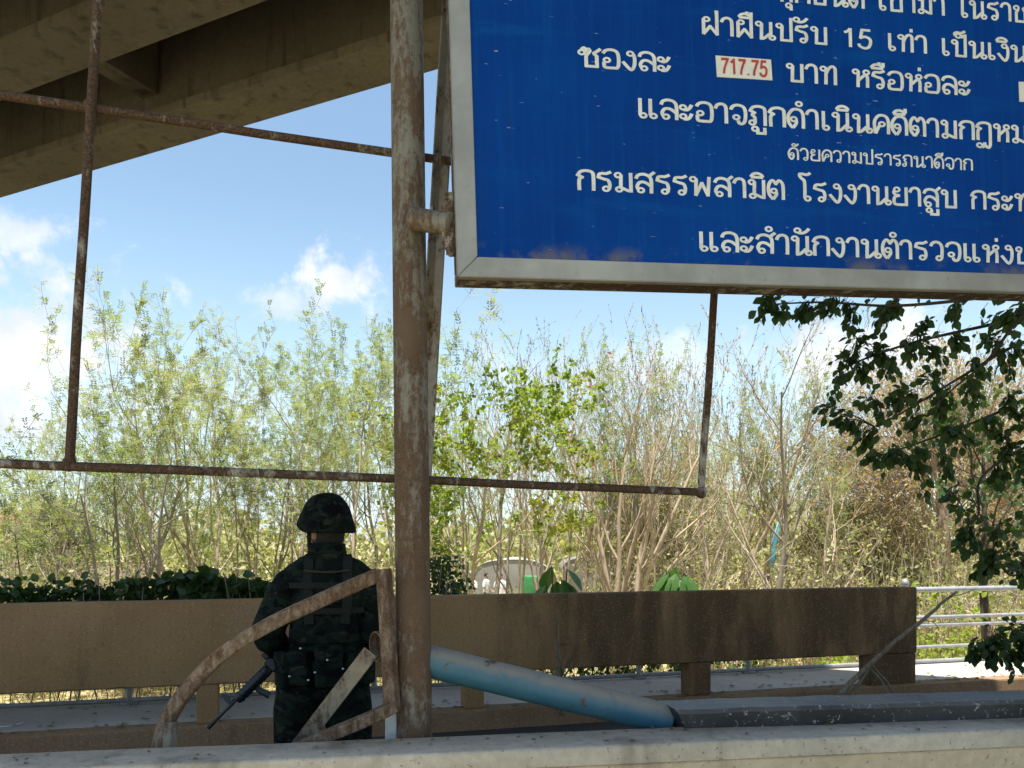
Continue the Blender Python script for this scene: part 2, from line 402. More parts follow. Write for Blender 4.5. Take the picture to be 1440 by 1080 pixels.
def camo(name, k=1.0):
    m, g = newmat(name); tc = g.n('ShaderNodeTexCoord').outputs['Object']
    mp = g.n('ShaderNodeMapping', {'Vector': tc, 'Scale': (1., 1., 1.7)})
    a = g.noise(mp, 10, 4, .6, .9); b = g.noise(g.n('ShaderNodeMapping', {'Vector': mp, 'Location': (3, 7, 1)}), 11, 3, .5, .7)
    c = g.noise(g.n('ShaderNodeMapping', {'Vector': mp, 'Location': (9, 2, 5)}), 13, 3, .5, .7)
    col = g.mix(g.ramp(a, .50, .53), [x * k for x in (.006, .009, .0075)], [x * k for x in (.012, .020, .0125)])
    col = g.mix(g.ramp(b, .57, .60), col, [x * k for x in (.003, .0035, .004)])
    col = g.mix(g.ramp(c, .62, .645), col, [x * k for x in (.030, .028, .020)])
    w = g.noise(tc, 260, 2, .5); fold = g.noise(tc, 16, 4, .55, .6)
    return finish(m, g, col, .93, g.math('ADD', g.math('MULTIPLY', w, .12), fold), .55, .012, spec=.12)
MT['camo'] = camo('camouflage_cloth'); MT['camo_vest'] = camo('camouflage_vest', .95); MT['camo_helm'] = camo('camouflage_helmet', .85)
MT['web'] = plain('webbing_olive', (.012, .015, .011), .9, .35, 60)
MT['webtan'] = plain('webbing_tan', (.055, .038, .024), .9, .3, 60)
MT['skin'] = plain('skin', (.36, .19, .125), .55, .15, 25)
MT['hair'] = plain('hair_black', (.012, .010, .009), .7, .3, 90)
MT['gun'] = plain('gun_black', (.018, .019, .022), .42, .4, 60, 0., .5)
MT['stud'] = plain('stud_metal', (.62, .62, .58), .35, .1, 60, .8)
MT['boot'] = plain('boot_leather', (.02, .018, .016), .55, .3, 60)
MT['tarp'] = plain('tarp_grey', (.36, .34, .30), .8, .3, 1.2)
MT['tarp_dark'] = plain('tarp_dark', (.22, .20, .18), .85, .3, 1.2)
MT['green'] = plain('cloth_green', (.05, .26, .09), .7, .25, 5)
MT['blue_cloth'] = plain('cloth_blue', (.05, .36, .52), .7, .25, 5)
MT['shirt'] = plain('shirt_white', (.74, .74, .78), .85, .15, 9)
MT['trouser'] = plain('trouser_navy', (.05, .055, .09), .85, .2, 9)
MT['brick'] = plain('roof_red', (.42, .10, .05), .8, .25, 3)
MT['wallbuff'] = plain('wall_buff', (.42, .33, .26), .9, .2, 2)

rng = random.Random(11)
# ================================================================== SETTING
PS = .279                                  # slope of the parapet line in plan
def pline(x): return 6.04 + PS * (x + 2.30)
PANG = math.atan(PS); PC, PSN = math.cos(PANG), math.sin(PANG)
PU = Vector((PC, PSN, 0)); PN = Vector((-PSN, PC, 0))
PO = Vector((-2.30, 6.04, 0))              # parapet front face origin
PM = Matrix.Translation(PO) @ Matrix.Rotation(PANG, 4, 'Z')   # local x along the parapet, y away

def terr(x, y):
    q = (Vector((x, y, 0)) - PO).dot(PN)
    t = min(1, max(0, (q - 1.02) / 3.2)); t = t * t * (3 - 2 * t)
    z = -1.5 * t
    if q > 1.5: z += noise.noise(Vector((x * .35, y * .35, 3))) * .10 * min(1, (q - 1.5) / 2)
    return z
def axis(lo, hi, near, step, far):
    a = []; v = near[0]
    while v <= near[1]: a.append(v); v += step
    s = step; v = near[1]
    while v < hi: s *= 1.35; v += s; a.append(v)
    s = step; v = near[0]; b = []
    while v > lo: s *= 1.35; v -= s; b.append(v)
    return b[::-1] + a
xs = axis(-1500, 1500, (-26, 26), .5, 0); ys = axis(-1500, 1800, (-4, 40), .5, 0)
mb = MB(); nx = len(xs)
mb.v = [(x, y, terr(x, y)) for y in ys for x in xs]
mb.f = [(j * nx + i, j * nx + i + 1, (j + 1) * nx + i + 1, (j + 1) * nx + i) for j in range(len(ys) - 1) for i in range(nx - 1)]
tag(mb.build('ground', MT['ground'], smooth=True), kind='structure')
# road strip the guard stands on
mb = MB(); mb.box((-40, -3.2, .002), (40, -.06, .006), PM); tag(mb.build('road', MT['road']), kind='structure')
# raised pavement behind the kerb
mb = MB(); mb.bbox((-40, .13, -1.0), (40, 1.06, .168), .012, PM); tag(mb.build('pavement', MT['pavement']), kind='structure')
mb = MB(); mb.bbox((-40, -.05, -.02), (40, .13, .172), .018, PM, 2)
kb = mb.build('kerb', MT['kerb']); tag(kb, kind='structure')

# ================================================================== OVERPASS
OU = Vector((-.902, .432, 0)).normalized(); ON = Vector((.432, .902, 0)).normalized()
OM = Matrix(((OU.x, ON.x, 0, -1.32), (OU.y, ON.y, 0, 8.78), (0, 0, 1, 0), (0, 0, 0, 1)))
ovp = empty('overpass', (-1.32, 8.78, 6.55), 'grey brown concrete overpass on I-shaped girders crossing overhead at upper left', 'overpass')
OMl = Matrix.Translation((1.32, -8.78, -6.55)) @ OM
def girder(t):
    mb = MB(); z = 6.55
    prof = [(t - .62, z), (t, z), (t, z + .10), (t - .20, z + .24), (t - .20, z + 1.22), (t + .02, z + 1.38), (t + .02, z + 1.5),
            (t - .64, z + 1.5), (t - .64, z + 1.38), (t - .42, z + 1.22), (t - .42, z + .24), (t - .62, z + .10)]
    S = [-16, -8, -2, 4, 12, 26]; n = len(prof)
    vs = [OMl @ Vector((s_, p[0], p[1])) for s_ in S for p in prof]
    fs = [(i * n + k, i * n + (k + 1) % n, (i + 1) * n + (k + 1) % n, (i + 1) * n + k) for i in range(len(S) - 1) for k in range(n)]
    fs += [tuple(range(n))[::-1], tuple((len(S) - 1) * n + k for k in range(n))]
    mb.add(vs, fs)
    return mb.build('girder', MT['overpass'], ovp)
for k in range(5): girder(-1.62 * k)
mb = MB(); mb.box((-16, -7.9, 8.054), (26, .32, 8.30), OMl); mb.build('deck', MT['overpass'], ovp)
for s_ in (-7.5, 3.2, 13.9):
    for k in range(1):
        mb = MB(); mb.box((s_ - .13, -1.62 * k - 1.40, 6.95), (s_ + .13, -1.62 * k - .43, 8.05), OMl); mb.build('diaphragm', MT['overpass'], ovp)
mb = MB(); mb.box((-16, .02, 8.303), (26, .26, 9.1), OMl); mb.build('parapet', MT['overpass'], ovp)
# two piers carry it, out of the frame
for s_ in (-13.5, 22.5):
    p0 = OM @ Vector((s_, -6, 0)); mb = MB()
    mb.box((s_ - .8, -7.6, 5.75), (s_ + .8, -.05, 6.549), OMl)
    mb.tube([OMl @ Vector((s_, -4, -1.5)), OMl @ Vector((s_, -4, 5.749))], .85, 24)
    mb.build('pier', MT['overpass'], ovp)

# ================================================================== PARAPET behind the guard
pp = empty('concrete_railing', PO, 'long brown washed-aggregate concrete railing panel on short posts behind the guard', 'railing')
PL = Matrix.Rotation(PANG, 4, 'Z')
XR = (3.914 + 2.30) / PC                   # right end in local x
mb = MB(); N = 420; vs = []; fs = []
def chip(x, s_): return .011 + .005 * noise.noise(Vector((x * 8, s_, 0))) + max(0, noise.noise(Vector((x * 4.3, s_ + 4, 0))) - .33) * .055
for i in range(N + 1):
    x = -9.6 + (XR + 9.6) * i / N; b1, b2, b3, b4 = (chip(x, s_) for s_ in (1., 11., 21., 31.)); w_ = .003 * noise.noise(Vector((x * 1.7, 3, 0)))
    for (y, z) in ((w_, .462 + b3), (b3, .462), (.17 - b4, .462), (.17, .462 + b4), (.17, 1.097 - b2), (.17 - b2 * .8, 1.097 + w_), (b1 * .8, 1.097 + w_), (w_ + b1 * .15, 1.097 - b1 * .45), (w_, 1.097 - b1)): vs.append(PL @ Vector((x, y, z)))
n = 9; fs = [(i * n + k, i * n + (k + 1) % n, (i + 1) * n + (k + 1) % n, (i + 1) * n + k) for i in range(N) for k in range(n)]
fs += [tuple(range(n))[::-1], tuple(N * n + k for k in range(n))]
mb.add(vs, fs); mb.build('panel', MT['parapet'], pp, True, 40)
for (px0, px1) in ((-4.25, -4.08), (-2.14, -1.98), (-.07, .085), (1.985, 2.15), (4.02, 4.235), (5.92, XR - .004)):
    mb = MB(); mb.bbox((px0, .004, .172), (px1, .166, .4605), .006, PL)
    mb.build('post', MT['parapet'], pp)
for lx in (-6.3, -8.4):
    mb = MB(); mb.bbox((lx - .08, .004, .172), (lx + .08, .166, .4605), .006, PL); mb.build('post', MT['parapet'], pp)

# ================================================================== METAL HANDRAIL at the far edge of the pavement
hr = empty('metal_handrail', (0, 0, 0), 'pale galvanised five-bar handrail along the far edge of the pavement', 'handrail')
def rpt(x, z, off=.98): p = PM @ Vector((x, off, 0)); return Vector((p.x, p.y, z))
for z, r_ in ((1.00, .030), (.69, .021), (.60, .021), (.36, .019), (.20, .021)):
    mb = MB(); mb.tube([rpt(-14, z), rpt(14, z)], r_, 10); mb.build('rail', MT['rail'], hr, True, 40)
for lx in (-7.8, -6.0, -4.2, -2.4, -.7, 1.35, 3.12, 3.98, 5.22, 7.19, 9.3, 11.2, 13.1):
    mb = MB(); mb.tube([rpt(lx, .172), rpt(lx, 1.03 if lx > 7 else .975)], .026, 10); mb.tube([rpt(lx, .170), rpt(lx, .19)], .075, 14)
    mb.build('post', MT['rail'], hr, True, 40)
    if lx < 7: continue
    mb = MB(); c = rpt(lx, 1.075)
    mb.tube([c + Vector((0, 0, .05 * -math.cos(a))) for a in [i * math.pi / 8 for i in range(9)]], [max(.002, .042 * math.sin(i * math.pi / 8)) for i in range(9)], 12)
    mb.build('finial', MT['rail'], hr, True)

# ================================================================== FOREGROUND LEDGE
lg = empty('concrete_barrier', (0, 2.4, 0), 'weathered beige concrete barrier wall across the foreground', 'barrier')
F0, F1 = Vector((-1.357, 2.13, 0)), Vector((1.655, 2.597, 0)); LU = (F1 - F0).normalized(); LN = Vector((-LU.y, LU.x, 0))
LA = math.atan2(LU.y, LU.x)
LM = Matrix.Translation(F0) @ Matrix.Rotation(LA, 4, 'Z')
LMl = Matrix.Translation(-Vector(lg.location)) @ LM
B0 = Vector((-1.469, 2.305, 0)); wl = (B0 - F0).dot(LN); B1 = Vector((1.81, 2.84, 0)); wr = (B1 - F0).dot(LN)
def ledge(name, y0, y1a, y1b, z0, z1, mat, rnd):
    """slab with slightly worn, uneven arrises; cross-section cut many times along its length"""
    mb = MB(); N = 220; vs = []; fs = []
    for i in range(N + 1):
        x = -4 + 9 * i / N; y1 = y1a + (y1b - y1a) * (x / 3.05)
        b = .010 + .006 * noise.noise(Vector((x * 7, rnd, 0))) + max(0, noise.noise(Vector((x * 3.1, rnd + 4, 0))) - .38) * .03
        b2 = .012 + .007 * noise.noise(Vector((x * 6, rnd + 9, 0)))
        wz = .0025 * noise.noise(Vector((x * 2.3, rnd + 2, 0)))
        sec = [(y0, z0), (y0, z1 - b + wz), (y0 + b * .35, z1 - b * .3 + wz), (y0 + b, z1 + wz), (y1 - b2, z1 + wz), (y1, z1 - b2 + wz), (y1, z0)]
        vs += [LMl @ Vector((x, p[0], p[1])) for p in sec]
    n = 7
    for i in range(N):
        for k in range(n): fs.append((i * n + k, i * n + (k + 1) % n, (i + 1) * n + (k + 1) % n, (i + 1) * n + k))
    fs += [tuple(range(n))[::-1], tuple(N * n + k for k in range(n))]
    mb.add(vs, fs); return mb.build(name, mat, lg, True, 50)
ledge('coping', 0, wl, wr, .885, .94, MT['ledge'], 1.)
ledge('wall', .004, wl - .004, wr - .004, -.01, .8845, MT['ledge_front'], 5.)
# litter: dry leaf crumbs and grit lying on the coping
mb = MB()
for i in range(60):
    x = rng.uniform(-.3, 3.6); y = rng.uniform(.02, wl - .02); r_ = rng.uniform(.002, .006)
    c = LM @ Vector((x, y, .942)); a = rng.uniform(0, 6.3)
    mb.leaf(c, Vector((math.cos(a), math.sin(a), .15)), Vector((0, 0, 1)), r_ * 3, r_, .3)
rl = random.Random(71)
for i in range(420):
    x = rl.uniform(-5.5, 9); y = rl.choice((rl.uniform(.0, 1.0), rl.uniform(.17, .34), rl.uniform(-.02, .1))); c = PM @ Vector((x, y, .176)); a = rl.uniform(0, 6.3); r_ = rl.uniform(.008, .022)
    mb.leaf(c, Vector((math.cos(a), math.sin(a), rl.uniform(.05, .4))), Vector((0, 0, 1)), r_ * 3, r_, .4)
for i in range(26):
    x = rl.uniform(.2, 3.3); y = rl.choice((wl * rl.random() * .9 + .01, wl - .03)); c = LM @ Vector((x, y, .943)); a = rl.uniform(0, 6.3); r_ = rl.uniform(.004, .010)
    mb.leaf(c, Vector((math.cos(a), math.sin(a), .2)), Vector((0, 0, 1)), r_ * 3, r_ * .8, .5)
tag(mb.build('leaf_litter', MT['pods']), 'scattered dry leaves and crumbs lying on the barrier top and the pavement', 'litter', kind='stuff')

# black-painted beam lying behind the ledge on the right
bb = empty('black_beam', (1.3, 2.8, .93), 'chipped black square beam lying along the right part of the barrier', 'beam')
off = Matrix.Translation(-Vector(bb.location))
mb = MB(); N = 40
pA, pB = at(960, 999, 2.60), at(1700, 977, 2.86)
ax = (pB - pA); ax.z = 0; axn = ax.normalized(); bk = Vector((-axn.y, axn.x, 0))
sec = [(0, -.072), (.17, -.072), (.185, -.058), (.185, -.010), (.172, 0), (.013, 0), (0, -.012)]
vs = []; fs = []
for i in range(N + 1):
    p = pA.lerp(pB, i / N); p.z = pA.z
    for (b, z) in sec:
        q = p + bk * b + Vector((0, 0, z)); q += noise.noise_vector(q * 14) * .004
        if i == 0: q += axn * (.03 * noise.noise(q * 40) + (.012 if z < -.03 else -.008) + b * -.05)
        vs.append(off @ q)
n = len(sec)
fs = [(i * n + k, i * n + (k + 1) % n, (i + 1) * n + (k + 1) % n, (i + 1) * n + k) for i in range(N) for k in range(n)]
fs += [tuple(range(n))[::-1], tuple(N * n + k for k in range(n))]
mb.add(vs, fs); mb.build('beam_body', MT['blackbeam'], bb, True, 35)
for t in (.2, .75):                        # short struts under it, behind the ledge
    p = pA.lerp(pB, t); mb = MB(); q = p + bk * .13; mb.box((q.x - .04, q.y - .03, .0), (q.x + .04, q.y + .03, pA.z - .075))
    mb.v = [tuple(off @ Vector(v)) for v in mb.v]; mb.build('strut', MT['bar'], bb)

# ================================================================== SIGN POST AND SIGN
pole_b, pole_t = at(584, 1120, 2.56), at(571, -60, 2.80)
pt2 = pole_b + (pole_t - pole_b) * 1.25; pb2 = Vector((pole_b.x + .006, pole_b.y - .06, 0))
sp_ = empty('sign_post', (pb2.x, pb2.y, 0), 'tall round steel post with flaking grey paint and rust carrying the blue sign', 'post')
mb = MB(); o_ = Vector(sp_.location)
mb.tube([pb2 - o_, pole_b - o_] + [pole_b.lerp(pt2, t / 8) - o_ for t in range(1, 9)], .0565, 40)
mb.build('pole', MT['pole'], sp_, True, 50)
SA, SR = R(10.2), R(1.78)
U = Vector((math.cos(SA) * math.cos(SR), math.sin(SA) * math.cos(SR), math.sin(SR)))
Nn = Vector((math.sin(SA), -math.cos(SA), 0)); V = Nn.cross(U).normalized(); Nn = U.cross(V).normalized()
SO = at(643.7, 389, 2.50)
def suv(px, py):
    """where a sight line meets the sign face, in sign coordinates"""
    d = at(px, py, 1.0) - Vector((0, 0, CAMZ)); c = Vector((0, 0, CAMZ))
    t = (SO - c).dot(Nn) / d.dot(Nn); p = c + d * t - SO
    return p.dot(U), p.dot(V)
SM = Matrix(((U.x, -Nn.x, V.x, SO.x), (U.y, -Nn.y, V.y, SO.y), (U.z, -Nn.z, V.z, SO.z), (0, 0, 0, 1)))  # x along, y into, z up
sg = empty('blue_sign', SO, 'large blue Thai notice board with white lettering in a metal frame', 'sign')
sg.matrix_world = SM
SW, SH, SD, FW = 2.75, 1.5, .125, .064
mb = MB(); mb.box((FW - .01, .006, FW - .01), (SW - FW + .01, .02, SH - FW + .01)); mb.build('face_sheet', MT['signblue'], sg)
mb = MB(); mb.box((.041, .032, .041), (SW - .041, .07, SH - .041)); mb.build('back_sheet', MT['alu'], sg)
def rail_part(pts, dep):
    """one mitred frame length: front outline pts (x,z) in order"""
    mb = MB(); n = len(pts)
    vs = [Vector((p[0], 0, p[1])) for p in pts] + [Vector((p[0], dep, p[1])) for p in pts]
    fs = [tuple(range(n)), tuple(range(2 * n - 1, n - 1, -1))] + [(k, n + k, n + (k + 1) % n, (k + 1) % n) for k in range(n)]
    mb.add(vs, fs)
    bm = bmesh.new(); me = bpy.data.meshes.new('t'); me.from_pydata(mb.v, [], mb.f); bm.from_mesh(me)
    bmesh.ops.recalc_face_normals(bm, faces=bm.faces[:])
    bmesh.ops.bevel(bm, geom=bm.edges[:], offset=.0025, segments=2, affect='EDGES')
    bm.to_mesh(me); bm.free(); me.name = 'frame'; me.materials.append(MT['alu'])
    o = bpy.data.objects.new('frame', me); COL.objects.link(o); o.parent = sg; return o
e = .0006
rail_part([(0 + e, e), (SW - e, e), (SW - FW - e, FW), (FW + e, FW)], .030)
rail_part([(0, e * 2), (FW, FW + e * 2), (FW, SH - FW - e), (0, SH - e * 2)], .030)
rail_part([(SW, e * 2), (SW, SH - e * 2), (SW - FW, SH - FW - e), (SW - FW, FW + e)], .030)
rail_part([(e, SH), (FW + e, SH - FW), (SW - FW - e, SH - FW), (SW - e, SH)], .030)
for (a, b) in (((.004, .0305, .004), (SW - .004, SD, .040)), ((.004, .0305, .0405), (.040, SD, SH - .0405)), ((SW - .040, .0305, .0405), (SW - .004, SD, SH - .0405)), ((.004, .0305, SH - .040), (SW - .004, SD, SH - .004))):
    mb = MB(); mb.bbox(a, b, .003); mb.build('back_frame', MT['bar'], sg)
# bracket stub between pole and sign
bu0 = at(597, 308, 2.63)
stub_e = SM @ Vector((-.006, .045, suv(643, 308)[1]))
mb = MB(); mb.tube([bu0 + Vector((-.035, 0, 0)) - o_, stub_e - o_], .036, 20); mb.build('bracket', MT['pole'], sp_, True, 40)
mb = MB(); c = bu0 - o_; m_ = 20
bead = [c + Vector((.026 + .004 * noise.noise(Vector((k * .9, 1, 1))), .040 * math.cos(6.2832 * k / m_), .040 * math.sin(6.2832 * k / m_))) for k in range(m_ + 1)]
mb.tube(bead, [.0055 + .002 * noise.noise(Vector((k * 1.7, 5, 2))) for k in range(m_ + 1)], 6); mb.build('weld', MT['bar'], sp_, True)
mb = MB()
for dz in (.085, -.085):
    c = stub_e - o_ + V * dz
    mb.tube([c + U * -.022, c + U * .004], .013, 8)
mb.tube([stub_e - o_ + U * -.004 - V * .10, stub_e - o_ + U * -.004 - V * .06, stub_e - o_ + U * -.004 + V * .06, stub_e - o_ + U * -.004 + V * .10], [.012, .03, .03, .012], 8, ry=.004 * 2)
mb.build('flange', MT['bar'], sp_, True, 40)
# second post at the hidden right end of the board, so the sign is held at both ends
q = SM @ Vector((SW + .09, .045, .2)); mb = MB(); mb.tube([Vector((q.x, q.y, 0)) - o_, Vector((q.x, q.y, 4.3)) - o_], .0565, 24)
mb.build('pole', MT['pole'], sp_, True, 50)
q2 = SM @ Vector((SW - .002, .045, .2)); mb = MB(); mb.tube([q - o_, q2 - o_], .036, 16); mb.build('bracket', MT['angle'], sp_, True, 40)

# ---------------------------------------------------------------- Thai lettering: looped stroke letters
# o x,y = small ring; otherwise a stroke through the points, '!' makes a point a hard corner
GL = {
 'ก': (.74, ['.12,0! .12,.52 .23,.66! .07,.76! .18,.94 .40,1 .60,.93 .65,.72 .65,0!']),
 'ข': (.74, ['o.2,.84', '.30,.76 .22,.62 .2,.5 .2,.05! .63,.05! .63,1!']),
 'ค': (.76, ['.13,0! .10,.3 .10,.66 .24,.94 .40,1 .58,.93 .67,.66 .67,0!', 'o.40,.52', '.30,.44 .20,.2 .13,0!']),
 'ง': (.62, ['o.36,.86', '.48,.84 .52,.6 .50,.25 .42,.04 .32,.04 .06,.42!']),
 'จ': (.72, ['.06,.74! .14,.92 .34,1 .56,.90 .63,.6 .60,.2 .50,.04 .38,.06 .34,.2', 'o.27,.36']),
 'ช': (.80, ['o.2,.80', '.30,.72 .22,.58 .2,.5 .2,.05! .62,.05! .62,.6! .54,.76 .62,.84 .78,1!']),
 'ซ': (.86, ['o.14,.76', '.13,.90 .22,1 .30,.94 .34,.84! .40,.95 .44,.84 .32,.62 .30,.5 .30,.05! .70,.05! .70,.6! .60,.74 .68,.82 .86,1!']),
 'ฎ': (.76, ['.12,.02! .12,.52 .23,.66! .07,.76! .18,.94 .40,1 .60,.93 .65,.72 .65,-.2! .58,-.36 .46,-.30 .40,-.14! .36,-.3 .28,-.36', 'o.18,-.26']),
 'ฝ': (.80, ['o.25,.84', '.13,.86! .13,.04! .39,.46! .66,.04! .66,1.34!']),
 'พ': (.94, ['o.17,.85', '.29,.88! .27,.04! .51,.66! .74,.04! .80,1!']),
 'ม': (.78, ['o.18,.85', '.29,.88! .27,.16', 'o.21,.13', '.30,.22 .60,.06!', '.66,1! .66,0!']),
 'น': (.84, ['o.18,.85', '.29,.88! .27,.03! .40,.08 .62,.34!', '.66,1! .66,.14', 'o.72,.13']),
 'บ': (.78, ['o.18,.85', '.29,.88! .27,.05! .66,.05! .66,1!']),
 'ป': (.78, ['o.18,.85', '.29,.88! .27,.05! .66,.05! .66,1.34!']),
 'ท': (.78, ['o.18,.85', '.29,.88! .27,0!', '.27,.55! .40,.88 .54,1 .64,.92 .66,.75 .66,0!']),
 'ด': (.76, ['.26,.0! .10,.26 .07,.62 .22,.93 .40,1 .58,.93 .67,.66 .67,0!', 'o.29,.47', '.39,.42 .38,.24 .25,0!']),
 'ต': (.76, ['.26,.0! .10,.26 .07,.62 .14,.90 .25,1 .38,.82! .50,1 .62,.9 .67,.66 .67,0!', 'o.29,.45', '.39,.40 .38,.24 .25,0!']),
 'ถ': (.78, ['o.17,.14', '.27,.1 .27,.40 .18,.54 .26,.66! .10,.76! .20,.94 .42,1 .62,.93 .67,.72 .67,0!']),
 'ย': (.78, ['o.26,.86', '.15,.80 .13,.68 .20,.58 .34,.54! .18,.46 .13,.3 .14,.14 .24,.05 .66,.05! .66,1!']),
 'ร': (.66, ['o.38,.13', '.49,.10 .52,.34 .46,.56 .30,.62 .10,.70! .14,.86 .26,.90 .40,.90 .58,1!']),
 'ล': (.76, ['.08,.74! .16,.93 .36,1 .57,.92 .66,.68 .66,0!', 'o.26,.14', '.15,.18 .12,.34 .20,.52 .34,.57 .50,.50 .66,.34!']),
 'ว': (.66, ['.06,.76! .14,.93 .30,1 .46,.92 .54,.66 .52,.12', 'o.41,.13']),
 'ส': (.80, ['.08,.72! .16,.90 .36,.97 .57,.88 .66,.66 .66,0!', 'o.26,.14', '.15,.18 .12,.34 .20,.52 .34,.57 .50,.50 .66,.34!', '.56,.82! .64,.94 .80,1.1!']),
 'ห': (.80, ['o.18,.85', '.29,.88! .27,0!', '.27,.36! .44,.56 .58,.72', 'o.62,.84', '.56,.74! .66,.56 .66,0!']),
 'อ': (.76, ['.08,.78! .18,.94 .38,1 .58,.93 .66,.7 .66,.24 .60,.05 .50,.04 .22,.04 .12,.10 .11,.34', 'o.22,.44']),
 'า': (.58, ['.04,.74! .12,.93 .27,1 .41,.93 .46,.72 .46,0!']),
 'ะ': (.58, ['o.15,.68', '.16,.56 .30,.56 .40,.66 .48,.84!', 'o.15,.22', '.16,.09 .30,.08 .40,.18 .48,.38!']),
 'เ': (.46, ['.14,1! .14,.14', 'o.25,.13']),
 'แ': (.84, ['.14,1! .14,.14', 'o.25,.13', '.52,1! .52,.14', 'o.63,.13']),
 'โ': (.56, ['o.36,.13', '.25,.14 .25,1.0 .14,1.18 .06,1.30! .06,1.42 .20,1.42 .36,1.40 .50,1.50!']),
 'ใ': (.52, ['.24,1.2! .22,.14', 'o.33,.13', '.24,1.15! .10,1.3 .2,1.46 .34,1.34!']),
 '1': (.66, ['.12,.82! .28,.90 .38,1.06!', '.38,1.08! .38,0!']),
 '5': (.72, ['.58,1.04! .22,1.04! .16,.58! .34,.66 .54,.56 .58,.34 .50,.08 .32,.0 .12,.1 .08,.24!']),
 '7': (.70, ['.08,1.02! .60,1.02! .42,.64 .30,.3 .26,0!']),
 '.': (.34, ['.14,.0! .14,.09!']), ' ': (.55, []),
}
MARK = {   # drawn back over the letter before; x = 0 is that letter's right stem
 '่': ['-.02,1.16! -.02,1.36!'], 'H่': ['-.02,1.5! -.02,1.68!'],
 '้': ['o-.22,1.26', '-.14,1.18 -.02,1.24 .06,1.4!'],
 'ิ': ['-.50,1.13! -.40,1.28 -.24,1.33 -.08,1.26 -.01,1.13!', '-.50,1.12! .0,1.12!'],
 'ี': ['-.50,1.13! -.40,1.28 -.24,1.33 -.08,1.26 -.01,1.13!', '-.50,1.12! .0,1.12!', '-.0,1.2! .0,1.44!'],
 'ื': ['-.50,1.13! -.40,1.28 -.24,1.33 -.08,1.26 -.01,1.13!', '-.50,1.12! .0,1.12!', '-.0,1.2! .0,1.44!', '-.17,1.3! -.17,1.46!'],
 'ั': ['o-.42,1.28', '-.40,1.16 -.24,1.15 -.10,1.22 .04,1.40!'],
 '็': ['o-.30,1.22', '-.42,1.2 -.46,1.34 -.34,1.42 -.22,1.38 -.12,1.42 .02,1.52!', '-.20,1.14 -.12,1.18 -.1,1.3!'],
 'ุ': ['o-.10,-.18', '.0,-.16! .0,-.44!'],
 'ู': ['o-.38,-.18', '-.28,-.16! -.28,-.40! .0,-.40! .0,-.10!'],
 'ํ': ['o-.12,1.28'],
}
def stroke_pts(s_):
    pts = []
    for w in s_.split():
        hard = w.endswith('!'); x, y = w.rstrip('!').split(','); pts.append((float(x), float(y), hard))
    out = []; seg = [pts[0]]
    for p in pts[1:]:
        seg.append(p)
        if p[2]:
            q = cr([(a[0], a[1], 0) for a in seg], 5) if len(seg) > 2 else [Vector((a[0], a[1], 0)) for a in seg]
            out.append(q); seg = [p]
    if len(seg) > 1: out.append(cr([(a[0], a[1], 0) for a in seg], 5))
    path = out[0]
    for q in out[1:]: path = path + q[1:]
    return path
class Lettering:
    def __init__(s): s.mb = MB(); s.k = 0
    def ribbon(s, path, hw, f, y):
        for i in range(1, len(path) - 1):       # a sharp corner: two strokes that overlap in it
            a = (path[i] - path[i - 1]).normalized(); b = (path[i + 1] - path[i]).normalized()
            if a.dot(b) < .35:
                s.ribbon(path[:i] + [path[i] + a * hw * .7], hw, f, y)
                s.ribbon([path[i] - b * hw * .7] + path[i + 1:], hw, f, y - .00006); return
        m = len(path); L = []; Rr = []
        for i, p in enumerate(path):
            a = (p - path[i - 1]).normalized() if i else None; b = (path[i + 1] - p).normalized() if i < m - 1 else None
            t = ((a or b) + (b or a)); 
            if t.length < .2: t = (a or b)
            t.normalize(); nrm = Vector((-t.y, t.x, 0)); c = (a or b).dot(t); k = hw / max(.55, c)
            L.append(p + nrm * k); Rr.append(p - nrm * k)
        vs = [f(p.x, p.y, y) for p in L] + [f(p.x, p.y, y) for p in Rr]
        s.mb.add(vs, [(i, m + i, m + i + 1, i + 1) for i in range(m - 1)])
    def ring(s, cx, cy, r, hw, f, y):
        n = 16; A = [2 * math.pi * k / n for k in range(n)]
        vs = [f(cx + (r + hw) * math.cos(a), cy + (r + hw) * math.sin(a), y) for a in A] + [f(cx + (r - hw) * math.cos(a), cy + (r - hw) * math.sin(a), y) for a in A]
        s.mb.add(vs, [(k, (k + 1) % n, n + (k + 1) % n, n + k) for k in range(n)])
    def draw(s, strokes, x0, f, hw):
        for st in strokes:
            s.k += 1; y = -.0006 - .00012 * (s.k % 7)
            if st[0] == 'o':
                cx, cy = map(float, st[1:].split(',')); s.ring(x0 + cx, cy, .112, hw * .72, f, y)
            else: s.ribbon([p + Vector((x0, 0, 0)) for p in stroke_pts(st)], hw, f, y)
    def line(s, text, p0, p1, h, hw=.088):
        """p0, p1 = sign coordinates of the two baseline ends; h = letter height"""
        text = text.replace('ำ', 'ํา'); x = 0; items = []; above = False
        for ch in text:
            if ch in MARK:
                key = ch
                if ch == '่' and above: key = 'H่'
                items.append((MARK[key], x - .13)); above = ch in 'ิีืั' or above
            else: items.append((GL[ch][1], x)); x += GL[ch][0]; above = False
        last = items[-1][1]; ux, uz = p1[0] - p0[0], p1[1] - p0[1]; L = math.hypot(ux, uz)
        sx = L / (x - .06); ux, uz = ux / L, uz / L
        f = lambda a, b, y: Vector((p0[0] + ux * a * sx - uz * b * h, y + .006, p0[1] + uz * a * sx + ux * b * h))
        for st, x0 in items: s.draw(st, x0, f, hw)
def vh(px, py, hp): return suv(px, py - hp / 2)[1] - suv(px, py + hp / 2)[1]
